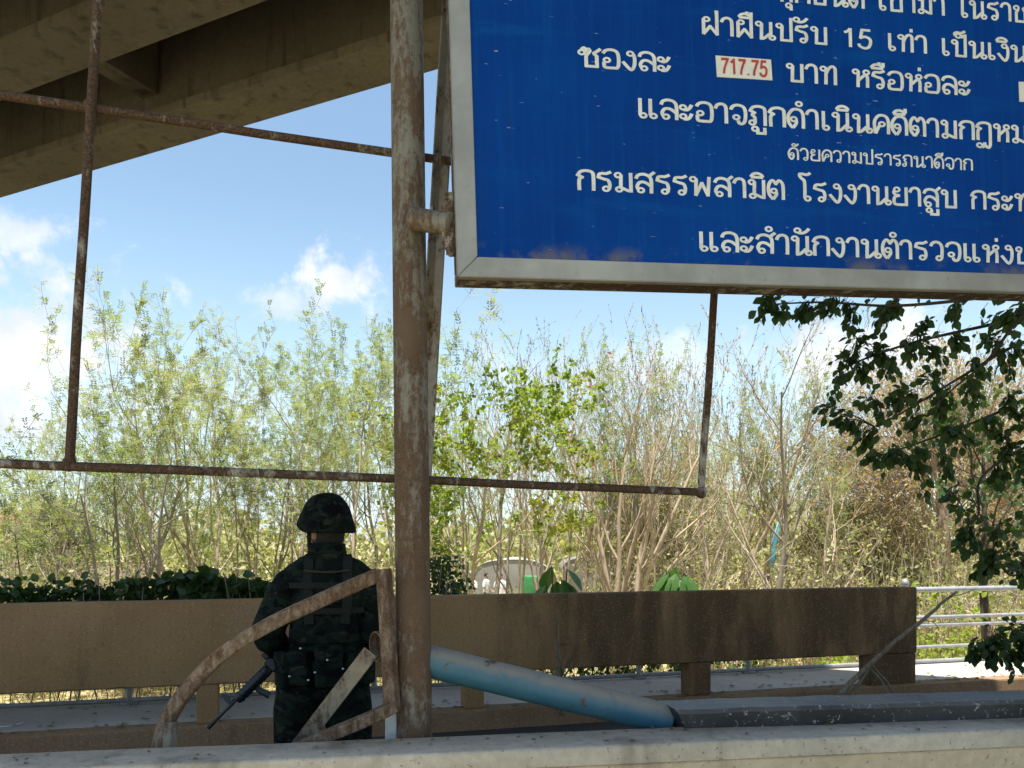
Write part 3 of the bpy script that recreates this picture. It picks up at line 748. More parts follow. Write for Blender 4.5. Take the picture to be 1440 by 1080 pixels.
for (txt, a, b, hp, hw) in (
    ("ทุกชนิด เข้ามา ในราช", (1092, 0), (1447, 31), 25.5, .070),
    ("ฝ่าฝืนปรับ 15 เท่า เป็นเงิน", (986, 46), (1446, 87), 24.5, .070),
    ("ซองละ", (814, 92), (944, 101), 26.5, .070),
    ("บาท หรือห่อละ", (1106, 113), (1366, 134), 25.5, .070),
    ("และอาจถูกดำเนินคดีตามกฎหม", (896, 164), (1446, 201), 26.5, .070),
    ("ด้วยความปรารถนาดีจาก", (1109, 223), (1369, 239), 16, .066),
    ("กรมสรรพสามิต โรงงานยาสูบ กระท", (811, 266), (1450, 297), 26.5, .070),
    ("และสำนักงานตำรวจแห่งช", (982, 352), (1452, 371), 26.5, .070)):
    lt = Lettering(); lt.line(txt, suv(*a), suv(*b), vh((a[0] + b[0]) / 2, (a[1] + b[1]) / 2, hp), hw)
    lt.mb.build('lettering', MT['letter'], sg)
def patch(quad):
    mb = MB(); vs = [Vector((suv(*q)[0], .0035, suv(*q)[1])) for q in quad] + [Vector((suv(*q)[0], .0055, suv(*q)[1])) for q in quad]
    mb.add(vs, [(0, 1, 2, 3), (7, 6, 5, 4), (0, 4, 5, 1), (1, 5, 6, 2), (2, 6, 7, 3), (3, 7, 4, 0)]); return mb.build('price_patch', MT['sticker'], sg)
pk = patch(((1009, 107), (1087, 112), (1085, 83), (1007, 77)))
lt = Lettering(); lt.line('717.75', suv(1014, 102.5), suv(1080, 107), vh(1045, 94, 20), .085)
lt.mb.v = [(v[0], v[1] - .0035, v[2]) for v in lt.mb.v]; lt.mb.build('price', MT['red'], pk)
patch(((1435, 142), (1512, 147), (1511, 118), (1434, 114)))

# ================================================================== RUSTY PIPE FRAME behind the post
fr = empty('rusty_frame', at(600, 672, 2.93), 'empty rusty thin pipe frame of an old sign behind the steel post', 'frame')
fo = Vector(fr.location)
def bar(a, b, r_=.0155, mat='bar', seg=14, sag=.0):
    mb = MB(); a, b = Vector(a), Vector(b); pts = []
    for i in range(seg + 1):
        p = a.lerp(b, i / seg); p = p + noise.noise_vector(p * 2.1) * .004; p.z -= sag * math.sin(math.pi * i / seg); pts.append(p - fo)
    mb.tube(pts, r_, 12); return mb.build('bar', MT[mat], fr, True, 50)
bar(at(-260, 640, 2.45), at(990, 692, 3.17), .0155, sag=.0)
bar(at(-260, 95, 2.45), at(1012, 283, 3.17), .0145)
bar(at(-255, 642, 2.45), at(-215, -120, 2.47), .0150)
bar(at(97, 655, 2.62), at(146, -120, 2.62), .0150)
bar(at(986, 698, 3.17), at(1014, 270, 3.17), .0150)
for c in (at(127, 150, 2.625), at(986, 692, 3.17), at(97, 652, 2.625)):
    mb = MB(); mb.tube([c - fo + Vector((0, 0, z)) for z in (-.024, -.016, 0, .016, .024)], [.008, .019, .023, .019, .008], 10)
    jit(mb, .004, 60); mb.build('weld', MT['bar'], fr, True)
# angle-iron upright that carries the frame
mb = MB(); a, b = at(572, 1045, 2.93), at(640, -110, 2.98); a = a + (a - b) * .18; w = .036; th = .005
La = Vector((-.80, -.60, 0)).normalized(); Lb = Vector((.62, .78, 0)).normalized(); Lb = (Vector((.95, -.25, 0))).normalized()
sec = [Vector((0, 0, 0)), La * w, La * w + Lb * th, La * th + Lb * th, Lb * w + La * th, Lb * w]
vs = [p + s_ - fo for p in (a, b) for s_ in sec]; n = 6
mb.add(vs, [(k, (k + 1) % n, n + (k + 1) % n, n + k) for k in range(n)] + [tuple(range(n))[::-1], tuple(range(n, 2 * n))])
mb.build('upright', MT['angle'], fr)

# ================================================================== TWISTED SCRAP by the post
bf = empty('bent_frame', at(540, 1060, 2.52), 'twisted rusty square-tube frame bent over the barrier left of the post', 'bent frame')
bo = Vector(bf.location)
def sqbar(pts, w, mat='bent', up=(0, 1, 0), k=6, name='tube'):
    mb = MB(); path = cr(pts, k) if len(pts) > 2 else [Vector(p) for p in pts]
    mb.tube([p - bo for p in path], w, prof=rsq(.22), up=up)
    return mb.build(name, MT[mat], bf, True, 40)
sqbar([at(216, 1090, 2.47), at(226, 1052, 2.46), at(236, 1012, 2.46), at(262, 972, 2.46), at(310, 922, 2.47), at(375, 880, 2.49), at(455, 842, 2.52), at(532, 808, 2.555)], .0215, up=(.2, 1, .25))
sqbar([at(539, 800, 2.545), at(543, 850, 2.54), at(547, 920, 2.53), at(552, 1002, 2.52)], .0205, up=(.45, 1, 0))
sqbar([at(556, 992, 2.515), at(520, 1010, 2.50), at(470, 1031, 2.49), at(412, 1056, 2.48)], .0185, up=(.2, 1, .3))
sqbar([at(240, 1015, 2.45), at(238, 1075, 2.44)], .016, 'greypipe', (.4, 1, 0), name='end_stub')
wp = empty('white_post', at(552, 1050, 2.56), 'short white-painted square post stub beside the foot of the steel post', 'post')
mb = MB(); p = at(551, 1000, 2.59)
mb.bbox((p.x - .020, p.y - .015, 0), (p.x + .020, p.y + .015, p.z + .035), .004); mb.v = [tuple(Vector(v) - Vector(wp.location)) for v in mb.v]
mb.build('stub', MT['whitepost'], wp)
a, b = at(521, 917, 2.53), at(400, 1075, 2.60); mb = MB(); t = (b - a).normalized(); fw = Vector((t.z, 0, -t.x)).normalized(); fw = fw if fw.x > 0 else -fw
bkv = t.cross(fw); bkv = bkv if bkv.y > 0 else -bkv; n = 14; vs = []; fs = []
sec = [(0, 0), (.050, 0), (.050, .045), (.0455, .045), (.0455, .0045), (0, .0045)]
for k in range(n + 1):
    c = a.lerp(b, k / n)
    for (u_, w_) in sec: vs.append(c + fw * (u_ - .025) + bkv * w_ + noise.noise_vector(c * 9) * .0015 - bo)
m = len(sec); fs = [(k * m + i_, k * m + (i_ + 1) % m, (k + 1) * m + (i_ + 1) % m, (k + 1) * m + i_) for k in range(n) for i_ in range(m)] + [tuple(range(m))[::-1], tuple(n * m + i_ for i_ in range(m))]
mb.add(vs, fs); mb.build('brace', MT['greypipe'], bf, True, 30)
mb = MB(); a = at(528, 909, 2.605); mb.pipe(a - bo, a + Vector((.82, .57, .02)).normalized() * .075 - bo, .049, .044, 32, .036); mb.build('pipe_ring', MT['bent'], bf, True, 40)
bp = empty('blue_pipe', at(620, 930, 2.65), 'fallen blue-painted pipe sloping down to the right from the steel post', 'pipe')
mb = MB(); a, b = at(596, 928, 2.63), at(940, 1012, 2.71); mb.pipe(a - Vector(bp.location), b - Vector(bp.location), .053, .047, 32, .15)
mb.build('pipe_body', MT['bluepipe'], bp, True, 40)
mb = MB(); p = a.lerp(b, .93); mb.box((p.x - .03, p.y - .03, 0), (p.x + .03, p.y + .03, p.z - .05)); mb.v = [tuple(Vector(v) - Vector(bp.location)) for v in mb.v]
mb.build('prop', MT['bar'], bp)

# ================================================================== VEGETATION
def rdir(rg, up=0.):
    v = Vector((rg.gauss(0, 1), rg.gauss(0, 1), rg.gauss(0, 1) + up)); return v.normalized()

def spray(mb, rg, p, d, kind):
    """one leaf spray at p heading d"""
    if kind == 'feather':
        L = rg.uniform(.16, .30); dr = (d * .8 + rdir(rg) * .8 + Vector((0, 0, -.25))).normalized()
        sd_ = dr.cross(Vector((0, 0, 1)))
        if sd_.length < .05: sd_ = dr.orthogonal()
        sd_.normalize(); n_ = sd_.cross(dr)
        for i in range(4):
            c = p + dr * (L * (i + .8) / 4.4) - Vector((0, 0, L * .25 * (i / 4) ** 2))
            for s_ in (-1, 1):
                a = (sd_ * s_ + dr * .45 + n_ * rg.uniform(-.25, .25)).normalized(); w = dr * .017
                ll = rg.uniform(.05, .085)
                mb.add([c - w * .4, c + a * ll * .5 - w, c + a * ll, c + a * ll * .5 + w], [(0, 1, 2, 3)])
    elif kind == 'broad':
        for i in range(rg.randint(3, 5)):
            dr = (d * .4 + rdir(rg) + Vector((0, 0, -.35))).normalized(); q = p + rdir(rg) * .06
            mb.leaf(q, dr, rdir(rg, 1), rg.uniform(.09, .15), rg.uniform(.028, .045), shape='quad')
    elif kind == 'bud':
        dr = (d + rdir(rg) * .7).normalized()
        mb.leaf(p, dr, rdir(rg), rg.uniform(.05, .09), .014, shape='quad')
    elif kind == 'pod':
        dr = (Vector((0, 0, -1)) + rdir(rg) * .3).normalized()
        mb.leaf(p, dr, rdir(rg), rg.uniform(.16, .30), .012, shape='quad')

def grow(seed, H, r0, lean=(0, 0), stems=1, spread=.55, levels=3, kids=(7, 5, 4), leaf='feather', leafn=1.0, up=.25, bare=0., first=.3, wander=.16, pods=0.):
    rg = random.Random(seed); wood = MB(); leaves = MB(); podm = MB()
    def br(p, d, L, r, lv):
        n = 7 if lv == 0 else (5 if lv == 1 else 4); pts = [p.copy()]; q = p.copy(); dd = d.copy()
        for i in range(n):
            dd = (dd + rdir(rg) * wander * (1.0 if lv == 0 else 1.5) + Vector((0, 0, up * (.35 if lv == 0 else .5)))).normalized()
            q = q + dd * (L / n); pts.append(q.copy())
        rr = [max(.0035, r * (1 - .78 * i / n)) for i in range(n + 1)]
        wood.tube(pts, rr, 6 if lv == 0 else (4 if lv == 1 else 3), caps=False)
        if lv < levels:
            k = kids[lv]; f0 = first if lv == 0 else .22
            for j in range(k):
                t = f0 + (1 - f0) * (j + rg.random()) / k; t = min(t, .98); i = min(n - 1, int(t * n)); u = t * n - i
                b = pts[i].lerp(pts[i + 1], u); base = (pts[i + 1] - pts[i]).normalized()
                a = rg.uniform(0, 2 * math.pi) if lv == 0 else rg.uniform(0, 6.28)
                o1 = base.orthogonal().normalized(); o2 = base.cross(o1)
                side = (o1 * math.cos(a) + o2 * math.sin(a)); sp = spread * rg.uniform(.7, 1.35)
                nd = (base * math.cos(sp) + side * math.sin(sp)).normalized()
                br(b, nd, L * (rg.uniform(.38, .62) * (1.12 - .5 * t) if lv == 0 else rg.uniform(.4, .65)), max(.004, rr[i] * rg.uniform(.42, .62)), lv + 1)
        if lv >= max(1, levels - 1):
            m = int((9 if lv == levels else 5) * leafn * max(.4, L) + rg.random())
            for j in range(m):
                if rg.random() < bare: continue
                t = rg.uniform(.25, 1.0); i = min(n - 1, int(t * n)); b = pts[i].lerp(pts[i + 1], t * n - i)
                spray(leaves, rg, b, (pts[i + 1] - pts[i]).normalized(), leaf)
            if pods and rg.random() < pods: spray(podm, rg, pts[-1], dd, 'pod'); spray(podm, rg, pts[-2], dd, 'pod')
    for s_ in range(stems):
        a = 6.283 * s_ / stems + rg.uniform(-.5, .5); k = .0 if stems == 1 else rg.uniform(.10, .26)
        d = Vector((lean[0] + k * math.cos(a), lean[1] + k * math.sin(a), 1)).normalized()
        br(Vector((.07 * math.cos(a) if stems > 1 else 0, .07 * math.sin(a) if stems > 1 else 0, -.15)), d, H * (.92 if stems == 1 else rg.uniform(.72, .92)), r0 * (1 if stems == 1 else .72), 0)
    return wood, leaves, podm

def plant_tree(name, label, cat, px, d, made, wmat, lmat, group=None, top=None, rot=0, zoff=None):
    """place a grown tree: px = where its foot stands across the view, top = picture height its crown reaches"""
    x = (px - 720) / FPX * d; z = terr(x, d) - .05
    t = empty(name, (x, d, z), label, cat, group)
    wood, leaves, pods = made
    if isinstance(wood, MB):
        zs = max(v[2] for v in wood.v)
        w = wood.build('trunk', MT[wmat], t, True); objs = [w]
        if leaves.v: objs.append(leaves.build('crown', MT[lmat], t))
        if pods.v: objs.append(pods.build('seed_pods', MT['pods'], t))
        t['_h'] = zs
    else:
        raise ValueError
    if top is not None:
        want = CAMZ + (760 - top) / FPX * d - z; s_ = want / zs; t.scale = (s_, s_, s_)
    t.rotation_euler.z = rot; del t['_h']; return t

def copy_tree(src, px, d, top, rot, label, group, lmat=None):
    x = (px - 720) / FPX * d; z = terr(x, d) - .05
    zs = max(v.co.z for v in src.children[0].data.vertices)
    c = src.copy(); COL.objects.link(c); c.location = (x, d, z); c.rotation_euler.z = rot
    s_ = (CAMZ + (760 - top) / FPX * d - z) / zs; c.scale = (s_, s_, s_)
    c['label'] = label
    if group: c['group'] = group
    elif 'group' in c: del c['group']
    for ch in list(src.children):
        k = ch.copy(); COL.objects.link(k); k.parent = c
        if lmat and ch.name.startswith('crown'):
            k.material_slots[0].link = 'OBJECT'; k.material_slots[0].material = MT[lmat]
    return c

# --- the row of trees that can be told apart
T = {}
T['a'] = plant_tree('feathery_tree', 'tall feathery green tree leaning left, its bent trunk rising right of the low-forking tree', 'tree', 285, 17, grow(21, 7.5, .085, (-.16, 0), 1, .66, 3, (7, 4, 3), 'feather', 1.19, .2), 'trunk_tan', 'leaf_feather', None, 408)
T['b'] = plant_tree('feathery_tree', 'feathery tree with a grey trunk forking low into several limbs above the hedge', 'tree', 183, 15.5, grow(5, 6.0, .10, (0, 0), 4, .62, 3, (4, 4, 3), 'feather', 1.08, .2, first=.35), 'trunk_grey', 'leaf_feather', None, 478)
T['c'] = plant_tree('feathery_tree', 'slim straight pale-barked feathery tree between the leaning tree and the guard', 'tree', 300, 18, grow(33, 8.0, .085, (.05, 0), 1, .55, 3, (7, 4, 3), 'feather', 1.26, .26), 'trunk_tan', 'leaf_feather', None, 412)
T['d'] = plant_tree('feathery_tree', 'feathery wide-topped tree whose crown rises above and left of the guard helmet', 'tree', 420, 17.5, grow(47, 8.0, .08, (.04, 0), 1, .66, 3, (8, 4, 3), 'feather', 1.31, .22), 'trunk_grey', 'leaf_feather', None, 428)
T['e'] = plant_tree('feathery_tree', 'pale-trunked feathery tree directly right of the guard helmet, left of the steel post', 'tree', 507, 16, grow(58, 7.6, .085, (.03, 0), 2, .55, 3, (5, 4, 3), 'feather', 1.26, .25), 'trunk_tan', 'leaf_feather', None, 415)
T['f'] = plant_tree('lime_tree', 'lime green broad-leaved tree just right of the steel post', 'tree', 672, 15.5, grow(64, 6.4, .075, (.03, 0), 1, .75, 3, (9, 6, 4), 'broad', .95, .15, first=.4), 'trunk_tan', 'leaf_lime', None, 512)
T['g'] = plant_tree('bare_tree', 'stout bare tree with pale stems fanning out, below the blue sign', 'tree', 862, 16, grow(72, 8.0, .15, (0, 0), 5, .5, 3, (5, 4, 2), 'bud', .9, .24, .3, wander=.14, pods=.14), 'trunk_tan', 'leaf_dry', None, 424)
T['h'] = plant_tree('bare_tree', 'thin nearly leafless tree with upright twigs right of the hanging rusty bar', 'tree', 1068, 15.5, grow(83, 7.8, .085, (.02, 0), 1, .6, 3, (9, 4, 3), 'bud', 1.3, .26, .2, pods=.08), 'trunk_grey', 'leaf_feather', None, 420)
T['i'] = plant_tree('bare_tree', 'leafless twiggy tree at the far left under the rusty frame bar', 'tree', 60, 19, grow(91, 7.0, .07, (.0, 0), 1, .6, 3, (9, 4, 2), 'bud', .5, .18, .6), 'trunk_grey', 'leaf_feather', None, 555)
T['j'] = plant_tree('bare_tree', 'bare pod-bearing tree between the lime tree and the stout bare tree', 'tree', 770, 18, grow(101, 8.6, .075, (.03, 0), 2, .48, 3, (6, 4, 2), 'bud', 1.2, .3, .2, pods=.2), 'trunk_tan', 'leaf_feather', None, 436)
T['k'] = plant_tree('bare_tree', 'slender bare tree hung with brown pods left of the hanging rusty bar', 'tree', 935, 18, grow(113, 8.6, .07, (.02, 0), 2, .42, 3, (6, 4, 2), 'bud', 1.0, .33, .2, pods=.4), 'trunk_tan', 'leaf_dry', None, 440)
T['l'] = plant_tree('small_tree', 'low bushy feathery sapling at the left edge above the hedge', 'tree', 15, 16.5, grow(121, 4.2, .05, (0, 0), 3, .7, 3, (5, 4, 3), 'feather', 1.26, .12), 'trunk_grey', 'leaf_feather', None, 640)
T['m'] = plant_tree('bare_tree', 'spreading pale leafless tree in front of the big brown domed crown', 'tree', 1135, 17, grow(131, 6.6, .085, (.05, 0), 2, .65, 3, (7, 4, 3), 'bud', 1.1, .16, .15), 'trunk_tan', 'leaf_dry', None, 520)
# orange dead leaves caught in the bare tree's top
mb = MB(); rg = random.Random(8)
for (px, py) in ((857, 503), (835, 540), (812, 560), (803, 572), (862, 653), (830, 645), (795, 610), (870, 660)):
    for k in range(5): mb.leaf(at(px, py, 15.9) + rdir(rg) * .09 - T['g'].location, rdir(rg, -.5), rdir(rg), .11, .035, shape='quad')
s_ = T['g'].scale[0]; mb.v = [tuple(Vector(v) / s_) for v in mb.v]
mb.build('dead_leaves', MT['leaf_orange'], T['g'])
# --- the saplings filling in behind, copies of the grown ones
GF, GB = 'leafy saplings in the second row of the wood', 'bare saplings in the second row of the wood'
LF = 'thin leafy sapling in the second row of the wood, left of the steel post'
LB = 'thin nearly bare sapling in the second row of the wood, right of the post'
rg = random.Random(5)
for i, (px, top) in enumerate(((-60, 580), (-10, 620), (110, 600), (150, 650), (240, 560), (345, 520), (385, 500), (395, 600), (460, 470), (500, 540), (548, 480), (335, 620), (205, 640), (440, 610), (170, 520), (270, 500), (320, 470), (430, 500), (525, 470), (80, 590))):
    copy_tree(T['acde'[i % 4]], px + rg.uniform(-10, 10), rg.uniform(19.5, 25), top - 20 + rg.uniform(-15, 15), rg.uniform(0, 6.28), LF, GF)
for i, (px, top) in enumerate(((625, 450), (640, 540), (695, 440), (730, 500), (805, 470), (832, 560), (905, 460), (965, 470), (985, 560), (1012, 450), (1035, 540), (1100, 480), (1150, 580), (1180, 620), (700, 600), (770, 610), (655, 490), (760, 470), (845, 470), (870, 520), (930, 500), (945, 560), (1000, 500), (1050, 480), (1085, 540), (1130, 500), (1165, 550))):
    copy_tree(T['hjkcm'[i % 5]] if px > 760 else T['jchk'[i % 4]], px + rg.uniform(-10, 10), rg.uniform(18.5, 25), top - 12 + rg.uniform(-15, 15), rg.uniform(0, 6.28), LB, GB)
GD, LD = 'hazy rounded saplings in the back row of the wood', 'small leafy sapling far back in the wood, mostly hidden by nearer trees'
for i, (px, top) in enumerate(((40, 650), (215, 620), (365, 600), (490, 590), (610, 570), (660, 570), (735, 560), (790, 580), (850, 570), (910, 560), (950, 590), (1000, 570), (1050, 590), (1095, 560), (1140, 610))):
    copy_tree(T['cdea'[i % 4]], px + rg.uniform(-8, 8), rg.uniform(25, 31), top + rg.uniform(-12, 12), rg.uniform(0, 6.28), LD, GD, 'leaf_thicket')
# --- far wood: one mass of trees
mb = MB(); rg = random.Random(77)
for i in range(240):
    x = rg.uniform(-62, 72); y = rg.uniform(44, 78); h = rg.uniform(3.0, 6.2) * (1.15 if x > 10 else .95); w = rg.uniform(1.8, 3.8)
    for k in range(150):
        v = rdir(rg); r_ = rg.uniform(.45, 1) ** .5
        p = Vector((x + v.x * w * r_, y + v.y * w * r_, -1.2 + h * .55 + v.z * h * .52 * r_))
        mb.leaf(p, rdir(rg), rdir(rg), rg.uniform(.35, .7), rg.uniform(.12, .22), shape='quad')
tag(mb.build('far_wood', MT['leaf_thicket']), 'hazy mass of far trees and scrub closing the view behind the wood', 'woods', kind='stuff')
# --- undergrowth under and behind the trees
mb = MB(); tw = MB(); rg = random.Random(31)
for i in range(640):
    d = rg.uniform(15, 29); px = rg.uniform(-80, 1520); x = (px - 720) / FPX * d; z = terr(x, d); h = rg.uniform(.9, 3.3) * (1.15 if px > 450 else .95); win = 640 < px < 860
    if win: h = min(h, 1.5)
    leafy = (.85 if px < 560 else .6) + .15 * noise.noise(Vector((x * .4, d * .4, 1)))
    if win: leafy *= .3
    for s_ in range(4):
        dr = (Vector((rg.gauss(0, .32), rg.gauss(0, .32), 1))).normalized(); p = Vector((x + rg.gauss(0, .15), d + rg.gauss(0, .15), z)); pts = [p]
        for k in range(4):
            dr = (dr + rdir(rg) * .22).normalized(); p = p + dr * h / 4; pts.append(p)
        tw.tube(pts, [.011, .009, .007, .005, .003], 3, caps=False)
        for k in range(3):
            b = pts[rg.randint(1, 3)]; dd = (dr + rdir(rg) * 1.0).normalized(); tw.tube([b, b + dd * h * .16, b + dd * h * .3 + Vector((0, 0, -.04))], [.006, .004, .002], 3, caps=False)
            if rg.random() < leafy:
                for j in range(7):
                    mb.leaf(b + dd * h * rg.uniform(.02, .3) + rdir(rg) * .12, rdir(rg), rdir(rg), rg.uniform(.08, .16), rg.uniform(.02, .04), shape='quad')
        if rg.random() < leafy:
            for j in range(16):
                b = pts[rg.randint(1, 4)]; mb.leaf(b + rdir(rg) * .3, rdir(rg), rdir(rg), rg.uniform(.08, .17), rg.uniform(.02, .045), shape='quad')
tag(mb.build('undergrowth_leaves', MT['leaf_thicket']), 'yellow green tangle of shrub leaves filling the wood floor', 'undergrowth', kind='stuff')
tag(tw.build('undergrowth_stems', MT['twig_brown'], smooth=True), 'tangle of thin tan stems and dead canes filling the wood', 'undergrowth', kind='stuff')

# --- big domed twiggy crown on the right
def dome(name, label, px, d, top, rx, lmat, seed, nleaf, ntwig, botz):
    x0 = (px - 720) / FPX * d; zt = CAMZ + (760 - top) / FPX * d; zb = terr(x0, d); c = Vector((0, 0, (zt + botz) / 2 - zb)); rz = (zt - botz) / 2
    t = empty(name, (x0, d, zb), label, 'tree'); rg = random.Random(seed); tw = MB(); lf = MB()
    tw.tube(cr([(0, 0, -.1), (.1, .05, 1.0), (-.1, 0, c.z * .75), (.1, 0, c.z)], 4), [.22] * 5 + [.17] * 5 + [.12] * 3, 8)
    for i in range(ntwig):
        v = rdir(rg, .25); e_ = c + Vector((v.x * rx, v.y * rx, v.z * rz)) * rg.uniform(.72, 1.03) * (1 + .12 * noise.noise(v * 3 + Vector((seed, 0, 0))))
        s0 = c + Vector((0, 0, -rz * .4)) + Vector((v.x * rx, v.y * rx, v.z * rz)) * rg.uniform(.15, .5)
        m1 = s0.lerp(e_, .55) + rdir(rg) * .25 + Vector((0, 0, .25)); pts = cr([s0, m1, e_ + Vector((0, 0, -.15))], 3)
        tw.tube(pts, [.016, .014, .012, .010, .007, .005, .003], 3, caps=False)
        for j in range(4):
            b = pts[rg.randint(2, 6)]; dd = (v + rdir(rg) * .9 + Vector((0, 0, -.3))).normalized(); L = rg.uniform(.3, .9)
            tw.tube([b, b + dd * L * .5, b + dd * L + Vector((0, 0, -.18 * L))], [.006, .005, .003], 3, caps=False)
            for k in range(int(nleaf)): lf.leaf(b + dd * L * rg.random() + rdir(rg) * .1, rdir(rg, -.4), rdir(rg), rg.uniform(.07, .14), rg.uniform(.02, .035), shape='quad')
    tw.build('trunk', MT['twig_brown'], t, True); lf.build('crown', MT[lmat], t); return t
dome('domed_tree', 'large brownish dome-shaped twiggy tree behind the dark leaves at right', 1330, 22, 478, 3.9, 'leaf_dry', 3, 5, 900, .6)
dome('domed_tree', 'smaller rounded olive green tree far left behind the hedge', 80, 30, 690, 1.3, 'leaf_hedge', 9, 7, 300, -.5)
dome('domed_tree', 'rounded olive shrub-like tree low between the two bare trees left of the hanging bar end', 930, 24, 640, 2.4, 'leaf_thicket', 14, 6, 420, -.8)
dome('domed_tree', 'low green bushy tree low at right under the domed crown', 1215, 23, 690, 2.2, 'leaf_thicket', 17, 7, 380, -1.)

# --- dark overhanging leafy tree at right
dk = empty('overhanging_tree', at(1640, 980, 7.9), 'dark shaded leafy tree reaching in from the right edge under the sign', 'tree'); do = Vector(dk.location); do.z = 0; dk.location = do
wood, lf = MB(), MB(); rg = random.Random(2)
trunk = cr([do + Vector((0, 0, -.1)), do + Vector((.1, -.1, 1.2)), at(1620, 560, 7.6), at(1600, 380, 7.5), at(1580, 200, 7.4)], 6)
wood.tube([p - do for p in trunk], [.13 - .09 * i / (len(trunk) - 1) for i in range(len(trunk))], 10)
limbs = [[(1610, 480, 7.55), (1500, 425, 7.1), (1440, 443, 6.9), (1389, 506, 6.8), (1338, 549, 6.7), (1304, 585, 6.65)],
         [(1612, 520, 7.6), (1520, 470, 7.2), (1440, 481, 7.0), (1355, 528, 6.9), (1278, 575, 6.7), (1230, 600, 6.6)],
         [(1615, 640, 7.7), (1520, 600, 7.3), (1440, 630, 7.1), (1380, 672, 6.9), (1376, 724, 6.8), (1359, 740, 6.7)],
         [(1600, 420, 7.5), (1480, 395, 7.0), (1380, 418, 6.7), (1260, 430, 6.5), (1160, 425, 6.4), (1085, 428, 6.35)],
         [(1605, 450, 7.5), (1500, 430, 7.3), (1400, 455, 7.2), (1290, 480, 7.0), (1215, 505, 6.9), (1180, 520, 6.85)],
         [(1640, 760, 7.8), (1540, 730, 7.4), (1470, 770, 7.1), (1425, 810, 6.9), (1395, 775, 6.8)],
         [(1640, 820, 7.8), (1560, 850, 7.2), (1480, 880, 6.7), (1430, 900, 6.5), (1385, 905, 6.4)],
         [(1610, 560, 7.6), (1530, 540, 7.4), (1450, 560, 7.2), (1380, 590, 7.1), (1300, 620, 6.9), (1240, 640, 6.8)]]
paths = []
for L in limbs:
    c = cr([at(*p) for p in L], 5); paths.append(c); wood.tube([p - do for p in c], [.022 - .017 * i / (len(c) - 1) for i in range(len(c))], 6)
def hang(b, dd, n=3):
    for k in range(n):
        dr = (dd * .7 + rdir(rg) * .75 + Vector((0, 0, -.75))).normalized()
        q = b + rdir(rg) * .03; L = rg.uniform(.045, .105)
        wood.tube([b - do, q + dr * .03 - do], [.003, .002], 3, caps=False)
        lf.leaf(q + dr * .03 - do, dr, (rdir(rg) * .8 + Vector((0, -.3, .8))).normalized(), L, L * rg.uniform(.27, .40), rg.uniform(.05, .3))
targets = [(1072, 430, 6.35), (1095, 436, 6.3), (1130, 440, 6.4), (1165, 432, 6.4), (1195, 445, 6.5), (1240, 455, 6.6), (1205, 475, 6.7), (1188, 503, 6.8), (1215, 522, 6.9), (1160, 573, 6.6), (1185, 592, 6.6), (1175, 555, 6.7), (1258, 562, 6.7), (1222, 560, 6.7),
           (1208, 620, 6.7), (1228, 645, 6.7), (1262, 640, 6.8), (1290, 655, 6.8), (1330, 660, 6.8), (1300, 690, 6.7), (1335, 692, 6.7), (1340, 610, 6.9), (1395, 605, 7), (1420, 560, 7), (1435, 590, 7), (1350, 480, 7), (1300, 455, 6.9), (1400, 450, 7), (1280, 500, 6.9), (1430, 440, 7),
           (1250, 520, 6.8), (1310, 530, 6.8), (1270, 545, 6.8), (1370, 560, 6.9), (1325, 570, 6.8), (1290, 595, 6.7), (1420, 640, 7), (1405, 670, 7), (1440, 670, 7), (1420, 520, 7), (1380, 520, 6.9), (1440, 500, 7), (1340, 440, 6.8), (1255, 432, 6.6),
           (1372, 765, 6.7), (1352, 765, 6.7), (1395, 790, 6.8), (1380, 805, 6.8), (1425, 775, 6.9), (1438, 800, 7), (1405, 740, 6.8), (1440, 720, 7), (1375, 912, 6.4), (1400, 925, 6.4), (1420, 940, 6.45), (1440, 915, 6.5), (1400, 900, 6.4), (1430, 890, 6.5), (1450, 955, 6.5), (1462, 930, 6.5),
           (1480, 560, 7.2), (1500, 640, 7.2), (1500, 480, 7.2), (1480, 700, 7.1), (1530, 780, 7.3), (1230, 500, 6.9), (1410, 610, 7), (1360, 620, 6.9), (1390, 480, 7), (1320, 500, 6.9)]
allp = [p for c in paths for p in c[5:]]
for t_ in targets:
    e_ = at(*t_); b = min(allp, key=lambda p: (p - e_).length + rg.uniform(0, .08)); m1 = b.lerp(e_, .5) + Vector((0, 0, .05)) + rdir(rg) * .03
    pts = cr([b, m1, e_], 5); wood.tube([p - do for p in pts], [.007 - .005 * i / (len(pts) - 1) for i in range(len(pts))], 4)
    dd = (e_ - b).normalized() if (e_ - b).length > .01 else Vector((-1, 0, 0))
    for k in range(22): hang(pts[rg.randint(3, len(pts) - 1)] + rdir(rg) * .035, dd, 1 if k % 2 else 2)
for c in paths:
    for k in range(44): hang(c[rg.randint(8, len(c) - 1)] + rdir(rg) * .09, (c[-1] - c[-4]).normalized(), 1)
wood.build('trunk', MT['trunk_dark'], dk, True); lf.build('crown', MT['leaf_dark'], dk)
plant_tree('dark_trunk_tree', 'dark-trunked leaning tree behind the handrail at the right edge', 'tree', 1394, 11.5, grow(171, 4.5, .11, (.06, 0), 1, .8, 3, (6, 5, 3), 'broad', .5, .1, first=.5), 'trunk_dark', 'leaf_hedge', None, 520)

